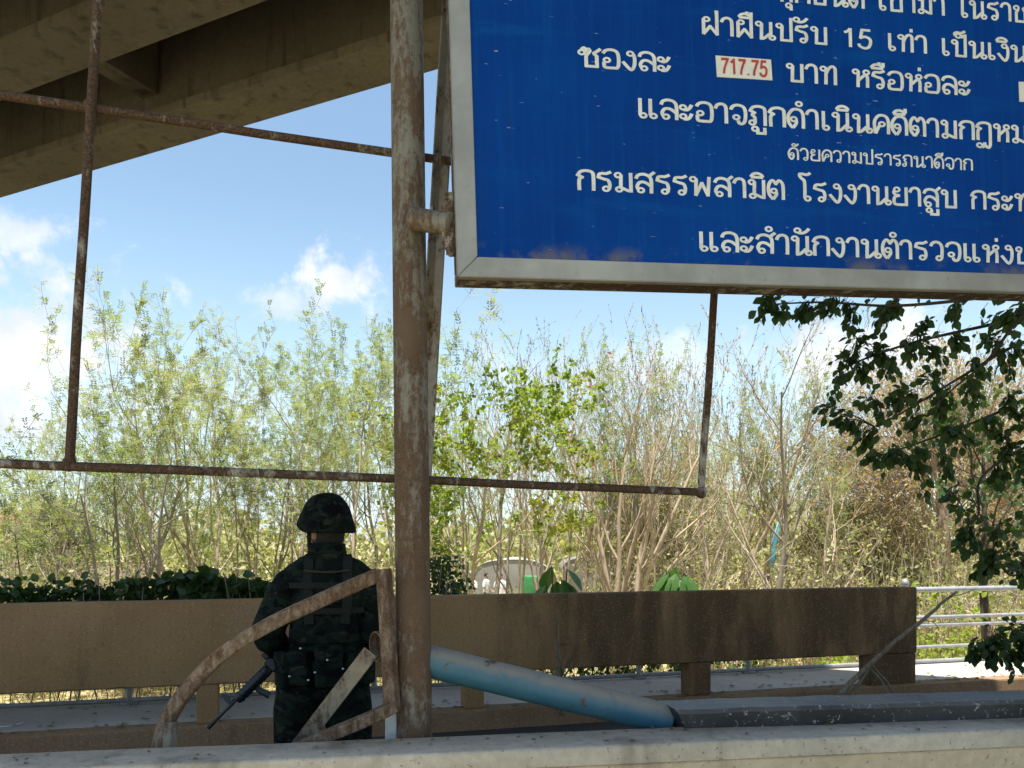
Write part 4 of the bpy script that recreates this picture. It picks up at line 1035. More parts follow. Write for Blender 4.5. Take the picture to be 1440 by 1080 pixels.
# --- hedge and shrubs just beyond the pavement
def foliage(name, label, cat, pts, n, L, mat, seed, stems=30, sz=(.3, .3, .3), shape='ovate', droop=.3, wr=.36, kind=None):
    """pts: list of (local x, off, z, radius) balls in parapet coordinates"""
    rg = random.Random(seed); lf, st = MB(), MB(); o0 = PM @ Vector((pts[0][0], pts[0][1], 0)); z0 = terr(o0.x, o0.y); o0.z = z0
    t = empty(name, o0, label, cat)
    for i in range(n):
        x, y, z, r_ = pts[rg.randrange(len(pts))]; v = rdir(rg) * r_ * rg.random() ** .4
        p = PM @ Vector((x, y, 0)) + Vector((v.x * 1.3, v.y, z + v.z)) - o0
        dr = (rdir(rg) + Vector((0, -.2, -droop))).normalized(); l = L * rg.uniform(.6, 1.2)
        lf.leaf(p, dr, rdir(rg, 1.2), l, l * wr * rg.uniform(.8, 1.2), .15, shape)
    for i in range(stems):
        x, y, z, r_ = pts[rg.randrange(len(pts))]; g0 = PM @ Vector((x + rg.gauss(0, .1), y, 0)); g0.z = terr(g0.x, g0.y); e_ = PM @ Vector((x, y, 0)) + Vector((rg.gauss(0, r_), rg.gauss(0, r_), z + rg.uniform(0, r_)))
        m1 = g0.lerp(e_, .5) + rdir(rg) * .08; st.tube([p - o0 for p in cr([g0, m1, e_], 4)], .005, 4, caps=False)
    st.build('stems', MT['stick'], t, True); lf.build('leaves', MT[mat], t); return t
def lx(px, off=1.3):
    """local x along the parapet seen at picture column px, off metres behind it"""
    k = (px - 720) / FPX; b = PO + PN * off; return (k * b.y - b.x) / (PU.x - k * PU.y)
rg = random.Random(4); pts = []
for i in range(70):
    px = -160 + 545 * i / 69; zt = 1.10 + .05 * math.sin(i * .9) + (.06 if 200 < px < 290 else 0)
    pts += [(lx(px, 1.35), 1.35 + rg.gauss(0, .05), zt - .03, .13), (lx(px, 1.35), 1.4, zt - .28, .16)]
foliage('hedge', 'low dark green leafy hedge showing above the left part of the concrete railing', 'hedge', pts, 3300, .085, 'leaf_hedge', 12, 34)
pts = [(lx(px, 1.25), 1.22, z, .10) for px, z in ((258, 1.22), (272, 1.2), (290, 1.17), (315, 1.13), (335, 1.17), (360, 1.13), (372, 1.1), (280, 1.05), (350, 1.05), (305, 1.18))]
foliage('climber', 'large-leaved drooping climber on the hedge top just left of the guard', 'climber', pts, 260, .125, 'leaf_hedge', 19, 14, droop=.7, wr=.42)
pts = [(lx(px, 1.6), 1.6, z, .17) for px, z in ((618, 1.1), (628, 1.28), (622, 1.0), (612, 1.3), (638, 1.05), (630, .8), (622, .6))]
foliage('small_shrub', 'small dark fine-leaved shrub directly right of the steel post above the railing', 'shrub', pts, 900, .055, 'leaf_hedge', 23, 16)
pts = [(lx(px, 7), 7, z, .38) for px, z in ((85, .15), (105, .3), (130, .2), (150, .05), (70, .0))]
foliage('sunlit_shrub', 'bright yellow green sunlit shrub behind the hedge at left', 'shrub', pts, 1000, .15, 'leaf_lime', 29, 20)
def bigleaf(label, px, off, seed, n, L, ztop):
    rg = random.Random(seed); b = PM @ Vector((lx(px, off), off, 0)); b.z = terr(b.x, b.y); t = empty('broad_leaf_plant', b, label, 'plant'); lf, st = MB(), MB()
    for i in range(n):
        a = rg.uniform(0, 6.28); hh = ztop - b.z - rg.uniform(0, .35); e_ = Vector((math.cos(a) * .16, math.sin(a) * .16, hh)); st.tube(cr([(0, 0, 0), e_ * .6 + Vector((0, 0, .1)), e_], 4), .009, 5, caps=False)
        lf.leaf(e_, Vector((math.cos(a), math.sin(a) * .6, -.75)), Vector((0, 0, 1)), L * rg.uniform(.7, 1.1), L * .24, .1)
    st.build('stem', MT['leaf_big'], t, True); lf.build('leaves', MT['leaf_big'], t)
bigleaf('broad-leaved green plant with drooping leaves right of the pale tarpaulin', 783, 2.6, 3, 14, .42, 1.25)
bigleaf('broad-leaved green plant under the foot of the hanging rusty bar', 955, 2.6, 6, 12, .40, 1.22)
pts = []
for i in range(60):
    px = 690 + 420 * i / 59; pts.append((lx(px, 1.5), 1.5 + rg.random() * .5, rg.uniform(-.05, .32), .16))
foliage('ground_shrubs', 'low leafy scrub along the pavement edge seen beneath the railing panel', 'scrub', pts, 1500, .07, 'leaf_hedge', 37, 40)
rg = random.Random(44); pts = []
for i in range(90):
    px = rg.uniform(1150, 1620); off = rg.uniform(1.9, 5.5); p = PM @ Vector((lx(px, off), off, 0)); z = terr(p.x, p.y); pts.append((lx(px, off), off, z + rg.uniform(.1, 1.5), .28))
foliage('weedy_bank', 'sunlit tangle of weeds and shrubs behind the handrail at right', 'shrubs', pts, 4200, .085, 'leaf_lime', 41, 260)['kind'] = 'stuff'
pts = [(lx(px, 6.2), 6.2, rg.uniform(-.9, .5), .4) for px in range(990, 1480, 14)]
foliage('dry_cane_bank', 'pale dry canes and dead weeds below the right-hand trees', 'dead weeds', pts, 1400, .11, 'leaf_dry', 43, 420)['kind'] = 'stuff'

# dry grass on the bank
mb = MB(); rg = random.Random(55)
for i in range(16000):
    px = rg.uniform(-120, 1500); off = 1.25 + 13 * rg.random() ** 1.3; k = lx(px, off); p = PM @ Vector((k, off, 0)); p.z = terr(p.x, p.y)
    h = rg.uniform(.10, .32); dr = Vector((rg.gauss(0, .35), rg.gauss(0, .35), 1)).normalized(); w = Vector((rg.gauss(0, 1), rg.gauss(0, 1), 0)).normalized() * .009
    mb.add([p - w, p + w, p + dr * h], [(0, 1, 2)])
tag(mb.build('dry_grass', MT['dry']), 'straw-coloured dry grass covering the bank beyond the pavement', 'grass', kind='stuff')

# dead weed against the railing and dead stick leaning on its right end
wd = empty('dead_weed', at(790, 1006, 6.62), 'dry dead weed standing against the railing above the blue pipe', 'weed'); mb = MB(); o_ = Vector(wd.location)
for L in ([(790, 1006), (789, 960), (786, 900), (785, 868)], [(789, 955), (796, 925), (799, 905)], [(787, 930), (780, 905)], [(788, 960), (801, 940), (805, 930)], [(792, 1006), (797, 980), (795, 955)], [(788, 1006), (781, 985), (783, 960)]):
    c = cr([at(x, y, 6.62 + rng.uniform(-.03, .03)) - o_ for x, y in L], 5); mb.tube(c, [.011 - .008 * i / (len(c) - 1) for i in range(len(c))], 5)
mb.build('stalks', MT['stick'], wd, True); lf = MB()
for i in range(40): lf.leaf(at(790 + rng.gauss(0, 7), rng.uniform(890, 1000), 6.6) - o_, rdir(rng, -.8), rdir(rng), rng.uniform(.04, .09), .012)
lf.build('withered_leaves', MT['pods'], wd)
sk = empty('dead_branch', at(1180, 976, 7.30), 'grey dead branch leaning diagonally against the right end of the concrete railing', 'branch'); o_ = Vector(sk.location); mb = MB()
for L, r_ in (([(1174, 982, 7.28), (1215, 942, 7.36), (1260, 901, 7.45), (1300, 870, 7.55), (1322, 850, 7.6), (1345, 832, 7.66)], .026), ([(1192, 984, 7.30), (1212, 955, 7.35), (1232, 925, 7.4)], .02), ([(1262, 984, 7.34), (1246, 958, 7.38), (1226, 934, 7.4)], .014), ([(1252, 984, 7.3), (1238, 955, 7.37), (1222, 938, 7.4)], .012), ([(1336, 838, 7.62), (1352, 836, 7.66), (1372, 828, 7.7)], .006), ([(1295, 872, 7.52), (1312, 874, 7.5), (1320, 884, 7.5)], .005), ([(1240, 920, 7.4), (1246, 905, 7.38)], .007), ([(1228, 930, 7.38), (1233, 916, 7.36)], .006)):
    c = cr([at(*p) - o_ for p in L], 5); c = [p + noise.noise_vector(p * 9) * .008 for p in c]; mb.tube(c, [r_ * (1 - .55 * i / (len(c) - 1)) for i in range(len(c))], 7)
mb.build('wood', MT['stick'], sk, True)
# pale string lying on the pavement at left
mb = MB(); mb.tube(cr([PM @ Vector((lx(-30, .35), .35, .172)), PM @ Vector((lx(5, .3), .3, .173)), PM @ Vector((lx(20, .33), .33, .173)), PM @ Vector((lx(32, .40), .40, .173))], 6), .004, 5)
tag(mb.build('string', MT['sticker']), 'thin white string lying on the pavement at the far left', 'string')
# worn stencilled notice on the panel left of the guard: too faded to read
mb = MB(); rg = random.Random(6)
for r_, (a, b) in enumerate(((336, 362), (322, 372), (316, 374), (316, 374), (318, 350))):
    x = a
    while x < b:
        w = rg.uniform(2.0, 3.4); py = 858 + r_ * 10.5; f = rg.random()
        if f > .22:
            d = 6.2; pa = at(x, py, 1); 
            k0 = lx(x, -.004); k1 = lx(x + w * .7, -.004); dd = (PM @ Vector((k0, -.003, 0))).y; z = CAMZ + (760 - py) / FPX * dd; hh = rg.uniform(3.5, 6) / FPX * dd
            sl = .012; mb.add([Vector((k0, -.003, z)), Vector((k0 + (k1 - k0) * .45, -.003, z)), Vector((k0 + (k1 - k0) * .45 + sl, -.003, z + hh)), Vector((k0 + sl, -.003, z + hh))], [(0, 1, 2, 3)])
            if f > .6: mb.add([Vector((k0 + sl, -.0034, z + hh * .8)), Vector((k1 + sl, -.0034, z + hh * .8)), Vector((k1 + sl, -.0034, z + hh)), Vector((k0 + sl, -.0034, z + hh))], [(0, 1, 2, 3)])
        x += w + .6
MT['stencil'] = plain('faded_stencil', (.40, .33, .26), .9, .4, 30)
mb.v = [tuple(PL @ Vector(v)) for v in mb.v]
mb.build('faded_stencil', MT['stencil'], pp)

# ================================================================== FAR SHELTERS, PEOPLE, HOUSE
def shelter(label, px, d, w, dep, ztop, zeave, mat, seed):
    x = (px - 720) / FPX * d; z = terr(x, d); t = empty('tarpaulin_shelter', (x, d, z), label, 'shelter'); mb = MB(); n = 14; m = 8; rg = random.Random(seed); vs = []
    for j in range(m + 1):
        for i in range(n + 1):
            u = i / n; a = math.pi * u; p = Vector((-w / 2 * math.cos(a), dep * (j / m - .5), zeave - z + (ztop - zeave) * math.sin(a) ** .8)); p.z += .10 * noise.noise(p * 1.3 + Vector((seed, 0, 0))); vs.append(p)
    k = len(vs); vs += [p + Vector((0, 0, -.02)) for p in vs]
    fs = [(j * (n + 1) + i, j * (n + 1) + i + 1, (j + 1) * (n + 1) + i + 1, (j + 1) * (n + 1) + i) for j in range(m) for i in range(n)]
    fs += [tuple(q + k for q in f[::-1]) for f in fs]
    mb.add(vs, fs); mb.build('tarpaulin', MT[mat], t, True)
    mb = MB(); ar = [Vector(v) + Vector((0, .03, -.03)) for v in vs[:n + 1]]; lo = [Vector((v.x, v.y, .35 + .08 * math.sin(v.x * 5))) for v in ar]; bk2 = [Vector(v) + Vector((0, .02, 0)) for v in ar + lo]
    allv = ar + lo + bk2; h = n + 1; ff = [(i, i + 1, h + i + 1, h + i) for i in range(n)]; ff += [tuple(k_ + 2 * h for k_ in f[::-1]) for f in ff]
    mb.add(allv, ff); mb.build('end_sheet', MT[mat], t, True)
    for sx in (-1, 1):
        for sy in (-1, 1):
            mb = MB(); mb.tube([(sx * w / 2, sy * dep / 2, -.1), (sx * w / 2, sy * dep / 2, zeave - z + .02)], .03, 6); mb.build('pole', MT['twig_brown'], t)
shelter('pale arched tarpaulin shelter seen through the stems right of the steel post', 722, 36, 3.4, 3, .75, -.05, 'tarp', 2)
shelter('dark low tarpaulin shelter right of the pale arched one', 842, 38, 3.6, 3, .85, .25, 'tarp_dark', 5)
mb = MB(); p = at(745, 822, 33.2); mb.bbox((p.x - .35, p.y, p.z - .9), (p.x + .35, p.y + .25, p.z + .35), .1, None, 2); jit(mb, .08, 3)
mb.tube([(p.x - .3, p.y + .1, terr(p.x, p.y) - .1), (p.x - .3, p.y + .1, p.z)], .03, 6); mb.tube([(p.x + .3, p.y + .1, terr(p.x, p.y) - .1), (p.x + .3, p.y + .1, p.z)], .03, 6)
tag(mb.build('green_cloth', MT['green'], None, True, 40), 'bright green cloth hung out beside the pale tarpaulin shelter', 'cloth')
bc = MB(); ps = [at(x, y, 19.5) for x, y in ((1094, 735), (1092, 752), (1087, 770), (1086, 785), (1083, 802))]
bc.tube(ps, [.03, .07, .085, .09, .05], 8, ry=[.012, .02, .025, .02, .015]); jit(bc, .02, 5)
tag(bc.build('blue_cloth', MT['blue_cloth'], None, True), 'narrow turquoise strip of cloth hanging in the bare trees right of the rusty bar', 'cloth')
hx = at(20, 735, 62); hs = empty('far_house', (hx.x, hx.y, terr(hx.x, hx.y)), 'small far house with a red roof showing at the left edge', 'house'); mb = MB(); zb = hs.location.z
mb.box((-2.2, -1.5, 0), (2.2, 1.5, 2.9 - zb - .02)); mb.build('wall', MT['wallbuff'], hs); mb = MB()
h0 = 2.9 - zb; mb.add([(-2.6, -1.9, h0), (2.6, -1.9, h0), (2.6, 1.9, h0), (-2.6, 1.9, h0), (-2.6, 0, h0 + .9), (2.6, 0, h0 + .9)], [(0, 1, 5, 4), (2, 3, 4, 5), (0, 4, 3), (1, 2, 5), (0, 3, 2, 1)]); mb.build('roof', MT['brick'], hs)
mb = MB(); mb.box((-.5, -1.53, .2), (.5, -1.502, 2.0)); mb.build('door', MT['trunk_dark'], hs)
wx = at(115, 800, 40); mb = MB(); mb.bbox((wx.x - 4.5, 40, -1.7), (wx.x + 4, 40.2, .45), .03); mb.bbox((wx.x - 4.55, 39.95, .452), (wx.x + 4.05, 40.25, .52), .02)
tag(mb.build('low_wall', MT['wallbuff']), 'low buff-coloured wall with a coping far behind the hedge at left', 'wall')

# ================================================================== PEOPLE
def remesh(mb, vox, name, mat, parent=None, fold=0., fsc=9., smooth_it=4, seed=0.):
    """fuse overlapping closed pieces into one continuous surface"""
    o = mb.build(name, None); m = o.modifiers.new('r', 'REMESH'); m.mode = 'VOXEL'; m.voxel_size = vox
    s_ = o.modifiers.new('s', 'SMOOTH'); s_.iterations = smooth_it; s_.factor = .5
    dg = bpy.context.evaluated_depsgraph_get(); dg.update(); me = bpy.data.meshes.new_from_object(o.evaluated_get(dg))
    o.modifiers.clear(); old = o.data; o.data = me; bpy.data.meshes.remove(old); me.name = name
    if fold:
        nrm = [v.normal.copy() for v in me.vertices]
        for v, n_ in zip(me.vertices, nrm):
            p = v.co; q = Vector((p.x * fsc, p.y * fsc, p.z * fsc * .55 + 2.2 * abs(p.x)))
            a = 1 - abs(noise.noise(q + Vector((seed, 0, 0)))) * 2.2; b = noise.noise(q * 2.3 + Vector((seed + 5, 0, 0)))
            v.co = p + n_ * fold * (a * .7 + b * .5)
    me.polygons.foreach_set('use_smooth', [True] * len(me.polygons)); me.materials.clear(); me.materials.append(mat)
    if parent: o.parent = parent
    return o
def loft(mb, rings, n=20, pw=2.3):
    """stack of (x, y, z, rx, ry) super-ellipse rings"""
    vs = []; fs = []
    for (x, y, z, rx, ry) in rings:
        for k in range(n):
            a = 2 * math.pi * k / n; c, s_ = math.cos(a), math.sin(a)
            vs.append((x + rx * math.copysign(abs(c) ** (2 / pw), c), y + ry * math.copysign(abs(s_) ** (2 / pw), s_), z))
    m = len(rings)
    for i in range(m - 1):
        for k in range(n): fs.append((i * n + k, i * n + (k + 1) % n, (i + 1) * n + (k + 1) % n, (i + 1) * n + k))
    fs += [tuple(range(n))[::-1], tuple((m - 1) * n + k for k in range(n))]; mb.add(vs, fs)
def ball(mb, c, r_, n=12, M=None):
    c = Vector(c); rr = r_ if hasattr(r_, '__len__') else (r_,) * 3; vs = []; fs = []; m = n // 2 + 2
    for i in range(m):
        f = math.pi * (i + .02) / (m - .96)
        for k in range(n):
            a = 2 * math.pi * k / n; v = Vector((rr[0] * math.sin(f) * math.cos(a), rr[1] * math.sin(f) * math.sin(a), rr[2] * math.cos(f))); vs.append(c + (M @ v if M else v))
    for i in range(m - 1):
        for k in range(n): fs.append((i * n + k, (i + 1) * n + k, (i + 1) * n + (k + 1) % n, i * n + (k + 1) % n))
    fs += [tuple(range(n)), tuple((m - 1) * n + k for k in range(n))[::-1]]; mb.add(vs, fs)

def hand(mb, wrist, palm_dir, curl_dir, thumb_dir, s_=1.):
    """palm with five bent fingers of unequal length and a thumb off its side"""
    w = Vector(wrist); a = Vector(palm_dir).normalized(); c = Vector(curl_dir); c = (c - a * c.dot(a)).normalized(); t = a.cross(c).normalized()
    if t.dot(Vector(thumb_dir)) < 0: t = -t
    mb.tube([w - a * .02, w + a * .03, w + a * .085], [.026, .040, .042], 10, up=c, ry=[.020, .016, .014])
    for k, (off_, L) in enumerate(((.031, .070), (.010, .078), (-.011, .073), (-.031, .057))):
        b = w + a * .082 + t * off_; p1 = b + a * L * .42 + c * L * .12; p2 = p1 + a * L * .18 + c * L * .34; p3 = p2 - a * L * .12 + c * L * .28
        mb.tube([b - a * .012, b, p1, p2, p3], [.0088, .0088, .0082, .0075, .006], 8)
    b = w + a * .025 + t * .034; mb.tube([b - t * .01, b + t * .022 + a * .018, b + t * .030 + a * .045 + c * .015, b + t * .022 + a * .062 + c * .035], [.012, .0105, .0095, .007], 8)

# ---------------------------------------------------------------- the guard
GX, GY = (452 - 720) / FPX * 3.9, 3.9
GM = Matrix.Translation((GX, GY, 0))
YAW = R(42)                                # the head is turned to the left
HM = Matrix.Translation((.022, .01, -.042)) @ Matrix.Rotation(YAW, 4, 'Z')
body = MB()
loft(body, [(.02, 0, .86, .14, .10), (.02, 0, .98, .155, .105), (.025, 0, 1.12, .145, .10), (.03, 0, 1.28, .165, .115), (.03, -.005, 1.39, .165, .10), (.03, -.01, 1.44, .10, .075), (.028, 0, 1.475, .062, .064), (.025, .01, 1.52, .056, .06), (.022, .012, 1.56, .056, .060)])
for sx, k in ((-1, (-.085, -.10, -.105)), (1, (.115, .12, .12))):
    body.tube([(k[0], 0, .92), (k[0] + sx * .01, .01, .70), (k[1], .01, .50), (k[1], -.01, .30), (k[2], -.015, .09)], [.085, .078, .056, .052, .036], 12)
    body.tube([(k[2], -.05, .045), (k[2] + sx * .01, .06, .05), (k[2] + sx * .02, .17, .035)], [.038, .040, .036], 10, ry=[.04, .042, .03])
arms = {-1: [(-.125, -.005, 1.375), (-.172, -.02, 1.295), (-.245, -.02, 1.12), (-.215, .10, 1.03), (-.185, .27, .985)], 1: [(.19, -.005, 1.385), (.225, -.02, 1.28), (.245, -.03, 1.12), (.17, .12, 1.08), (.02, .27, 1.10)]}
for sx in arms: body.tube(cr(arms[sx], 4), [.055] * 5 + [.046] * 5 + [.042] * 4 + [.034, .032, .028], 10)
# head: skull, jaw, nose, ears, turned with the neck
def hp(x, y, z): return HM @ Vector((x, y, z))
ball(body, hp(0, .0, 1.635), (.076, .094, .105), 16, HM.to_3x3()); ball(body, hp(0, .035, 1.575), (.055, .062, .066), 14, HM.to_3x3())
ball(body, hp(0, .062, 1.535), (.028, .026, .022), 10, HM.to_3x3())
body.tube([hp(0, .086, 1.645), hp(0, .104, 1.615), hp(0, .112, 1.598), hp(0, .09, 1.588)], [.009, .012, .016, .012], 8)
body.tube([hp(-.02, .085, 1.563), hp(0, .094, 1.566), hp(.02, .085, 1.563)], [.006, .009, .006], 8)
for sx in (-1, 1):
    ball(body, hp(sx * .079, -.002, 1.618), (.010, .019, .031), 10, HM.to_3x3() @ Matrix.Rotation(sx * .35, 3, 'Z'))
    ball(body, hp(sx * .031, .078, 1.632), (.013, .012, .010), 8)
hand(body, arms[-1][-1], (.55, .45, .25), (.2, -.9, .2), (.0, .2, 1)); hand(body, arms[1][-1], (-.75, .3, -.2), (-.2, -.6, -.6), (0, .2, 1))
guard = remesh(body, .0085, 'person', MT['skin'], None, 0, smooth_it=3); guard.location = (GX, GY, 0); guard.rotation_euler.z = R(11)
tag(guard, 'soldier in dark camouflage and helmet standing with his back turned, holding a rifle', 'person')
for sx in (-1, 1):
    eye = MB(); ball(eye, hp(sx * .031, .088, 1.633), (.008, .006, .005), 8)
    eye.build('eye', MT['stud'], guard, True)
hm = MB(); ball(hm, hp(0, -.012, 1.628), (.080, .090, .098), 14, HM.to_3x3()); 
o = remesh(hm, .009, 'hair', MT['hair'], guard, .002, 60)
o.data.transform(Matrix.Translation((0, 0, 0)))
# jacket, trousers, boots
jk = MB()
loft(jk, [(.02, 0, .90, .165, .125), (.02, 0, 1.0, .172, .13), (.028, 0, 1.14, .165, .125), (.032, 0, 1.28, .185, .135), (.033, -.005, 1.37, .188, .125), (.033, -.01, 1.42, .155, .105), (.03, -.008, 1.455, .098, .085), (.028, .0, 1.50, .078, .078)])
for sx in arms:
    p = [Vector(q) for q in arms[sx]]; p[-1] = p[-2].lerp(p[-1], .78)
    jk.tube(cr(p, 5), [.060, .068, .074, .078, .079, .079, .078, .077, .076, .075, .076, .075, .072, .070, .067, .064, .062, .060, .056, .052, .048], 14)
jk.tube([(.03, -.01, 1.43), (-.06, -.012, 1.405), (-.135, -.012, 1.365)], [.075, .072, .066], 12); jk.tube([(.03, -.01, 1.43), (.12, -.012, 1.405), (.20, -.012, 1.365)], [.075, .072, .066], 12)
o = remesh(jk, .011, 'jacket', MT['camo'], guard, .0085, 11, 4)
cb = MB(); n = 24
for z, r_, y in ((1.475, .088, -.004), (1.50, .086, 0), (1.535, .080, .006)): pass
vs = []
for (z, r_) in ((1.46, .098), (1.49, .092), (1.535, .083), (1.537, .077), (1.49, .084)):
    for k in range(n):
        a = 2 * math.pi * k / n; front = max(0, math.sin(a)); vs.append((.027 + r_ * math.cos(a) * 1.02, .0 + r_ * math.sin(a), z - .03 * front + .005 * noise.noise(Vector((a * 2, z * 30, 0)))))
cb.add(vs, [(i * n + k, i * n + (k + 1) % n, (i + 1) * n + (k + 1) % n, (i + 1) * n + k) for i in range(4) for k in range(n)])
cb.build('collar', MT['camo'], o, True)
tr = MB()
loft(tr, [(.02, 0, .80, .175, .125), (.018, 0, .90, .172, .13), (.018, 0, 1.0, .165, .125)])
for sx, k in ((-1, (-.095, -.125, -.135)), (1, (.115, .14, .145))):
    tr.tube([(k[0], 0, .90), (k[0] + sx * .012, .005, .74), (k[1] - sx * .005, .01, .60), (k[1], .01, .46), (k[2], -.01, .30), (k[2], -.015, .17)], [.108, .113, .104, .092, .084, .066], 14)
    pk_ = None
remesh(tr, .012, 'trousers', MT['camo'], guard, .009, 9, 4, 7.)
for sx, k in ((-1, -.135), (1, .145)):
    bt = MB(); bt.tube([(k, -.015, .23), (k, -.02, .12), (k, -.03, .06)], [.062, .056, .052], 12); bt.tube([(k, -.075, .05), (k + sx * .01, .04, .052), (k + sx * .02, .14, .045), (k + sx * .025, .19, .035)], [.045, .05, .048, .03], 12, ry=[.05, .055, .045, .03])
    bt.bbox((k - .05, -.10, 0.004), (k + .055 + sx * .01, .20, .02), .008)
    remesh(bt, .01, 'boot', MT['boot'], guard, .001, 30)
# helmet with cloth cover and drooping rim
hl = MB(); n = 40; vs = []; rows = []
for i in range(15):
    f = i / 14
    for k in range(n):
        a = 2 * math.pi * k / n; fr_ = math.sin(a)                 # +1 = face side
        rim = 1.640 + .062 * max(0, fr_) ** 2 - .008 * (1 - abs(fr_)) - .006 * max(0, -fr_)
        ph = f * math.pi / 2; flare = 1 + .06 * max(0, f - .8) / .2 + .13 * max(0, fr_) ** 3 * max(0, f - .72) / .28
        z = 1.824 + (rim - 1.824) * (1 - math.cos(ph)) ** 1.02; rr = math.sin(ph) ** .80
        v = Vector((.120 * rr * flare * math.cos(a), -.006 + .143 * rr * flare * fr_, z)); v += noise.noise_vector(v * 22) * .0035; vs.append(HM @ v)
for k in range(n):
    a = 2 * math.pi * k / n; v = vs[14 * n + k]; c = HM @ Vector((0, -.006, v.z)); vs.append(c + (v - c) * .93 + Vector((0, 0, -.002)))
for k in range(n): v = vs[14 * n + k]; c = HM @ Vector((0, -.006, v.z)); vs.append(c + (v - c) * .88 + Vector((0, 0, .03)))
hl.add(vs, [(i * n + k, (i + 1) * n + k, (i + 1) * n + (k + 1) % n, i * n + (k + 1) % n) for i in range(16) for k in range(n)])
hobj = hl.build('helmet', MT['camo_helm'], guard, True, 60)
stp = MB()
for sx in (-1, 1): stp.tube(cr([hp(sx * .088, .02, 1.66), hp(sx * .080, .03, 1.60), hp(sx * .05, .055, 1.53), hp(0, .075, 1.512)], 5), .010, 6, ry=.003)
stp.build('chin_strap', MT['web'], hobj, True)
# vest with straps, belt and pouches
vt = MB()
loft(vt, [(.022, -.004, 1.06, .176, .142), (.026, -.004, 1.16, .170, .140), (.03, -.005, 1.27, .178, .150), (.032, -.008, 1.36, .150, .142), (.032, -.012, 1.415, .115, .122)], 28, 2.8)
vobj = remesh(vt, .011, 'vest', MT['camo_vest'], guard, .004, 14, 3, 2.)
def strap(name, pts, w, mat, parent, t=.005):
    mb = MB(); mb.tube(cr(pts, 6), t, prof=[(-1, -w / t), (1, -w / t), (1, w / t), (-1, w / t)], up=(0, 0, 1)); return mb.build(name, MT[mat], parent, True, 40)
def flat(name, a, b, w, t, mat, parent, nrm=(0, -1, 0)):
    mb = MB(); mb.tube(cr(a if len(a) > 2 else [a[0], a[1]], 5), [w] * ((len(a) - 1) * 5 + 1), prof=[(-1, -1), (1, -1), (1, 1), (-1, 1)], up=nrm, ry=t); return mb.build(name, MT[mat], parent, True, 40)
for x in (-.055, .125): flat('shoulder_strap', [(x * .9 + .01, .05, 1.46), (x, -.055, 1.468), (x, -.125, 1.40), (x, -.152, 1.28), (x * .9, -.152, 1.16)], 0, .022, .006, 'web', vobj)
flat('neck_edge', [(-.075, -.128, 1.41), (-.03, -.142, 1.405), (.03, -.146, 1.402), (.09, -.142, 1.405), (.135, -.128, 1.41)], 0, .006, .004, 'webtan', vobj, (0, 0, 1))
for z in (1.34, 1.22): flat('cross_strap', [(-.14, -.12, z), (-.06, -.158, z), (.03, -.165, z), (.12, -.158, z), (.2, -.12, z)], 0, .013, .005, 'web', vobj)
bl = MB(); vs = []; n = 40
for (z, r_) in ((.925, .0), (.985, .002), (.985, -.006), (.925, -.006)):
    for k in range(n): a = 2 * math.pi * k / n; vs.append((.018 + (.196 + r_) * math.cos(a), -.004 + (.158 + r_) * math.sin(a), z + .004 * math.sin(a * 2)))
bl.add(vs, [((i % 4) * n + k, (i % 4) * n + (k + 1) % n, ((i + 1) % 4) * n + (k + 1) % n, ((i + 1) % 4) * n + k) for i in range(4) for k in range(n)])
belt = bl.build('belt', MT['web'], guard, True, 50)
def pouch(x, z0, z1, w, dep, ang, mat='camo_vest'):
    a = R(ang); c = Vector((.018 + .192 * math.sin(a) * 1.0, -.004 - .150 * math.cos(a), 0)); M = Matrix.Translation(c) @ Matrix.Rotation(a, 4, 'Z')
    mb = MB(); mb.bbox((-w, -dep, z0), (w, .01, z1), .016, M, 3); jit(mb, .004, 25); p = mb.build('pouch', MT[mat], belt, True, 50)
    return M
for (z0, z1, w, dep, ang) in ((.86, 1.02, .055, .045, -62), (.875, 1.035, .05, .05, -30), (.87, 1.06, .062, .055, 6), (.88, 1.02, .05, .048, 40), (.86, 1.03, .05, .05, 68)):
    M = pouch(0, z0, z1, w, dep, ang)
    mb = MB(); mb.bbox((-w - .003, -dep - .005, z1 - .055), (w + .003, .008, z1 + .004), .010, M, 2); mb.build('pouch_flap', MT['camo_vest'], belt, True, 50)
for (x, z) in ((-.085, 1.055), (-.02, .945), (.105, .955), (-.135, .925), (.035, 1.0), (-.05, .91)):
    mb = MB(); y = -.004 - .215 * math.sqrt(max(.05, 1 - (x / .26) ** 2)); ball(mb, (x, y, z), (.006, .005, .006), 8); mb.build('stud', MT['stud'], belt, True)

# ---------------------------------------------------------------- rifle
mz, bt_ = at(292, 1024, 4.06), at(462, 856, 4.30); ra = (bt_ - mz).normalized()
rs = Vector((0, 1, 0)) - ra * ra.y; rs.normalize(); ru = rs.cross(ra).normalized()
if ru.z < 0: ru = -ru
RM = Matrix(((ra.x, rs.x, ru.x, mz.x), (ra.y, rs.y, ru.y, mz.y), (ra.z, rs.z, ru.z, mz.z), (0, 0, 0, 1)))   # x from muzzle to butt, z up side
rf = empty('rifle', mz, 'black assault rifle held muzzle down in front of the soldier', 'rifle'); rf.matrix_world = RM
def rpart(name, fn, mat='gun', sm=True):
    mb = MB(); fn(mb); return mb.build(name, MT[mat], rf, sm, 35)
def barrel(mb):
    mb.tube([(0, 0, 0), (.002, 0, 0), (.045, 0, 0), (.047, 0, 0)], [.009, .0115, .0115, .009], 10); mb.tube([(.045, 0, 0), (.20, 0, 0)], .0085, 10)
rpart('barrel', barrel)
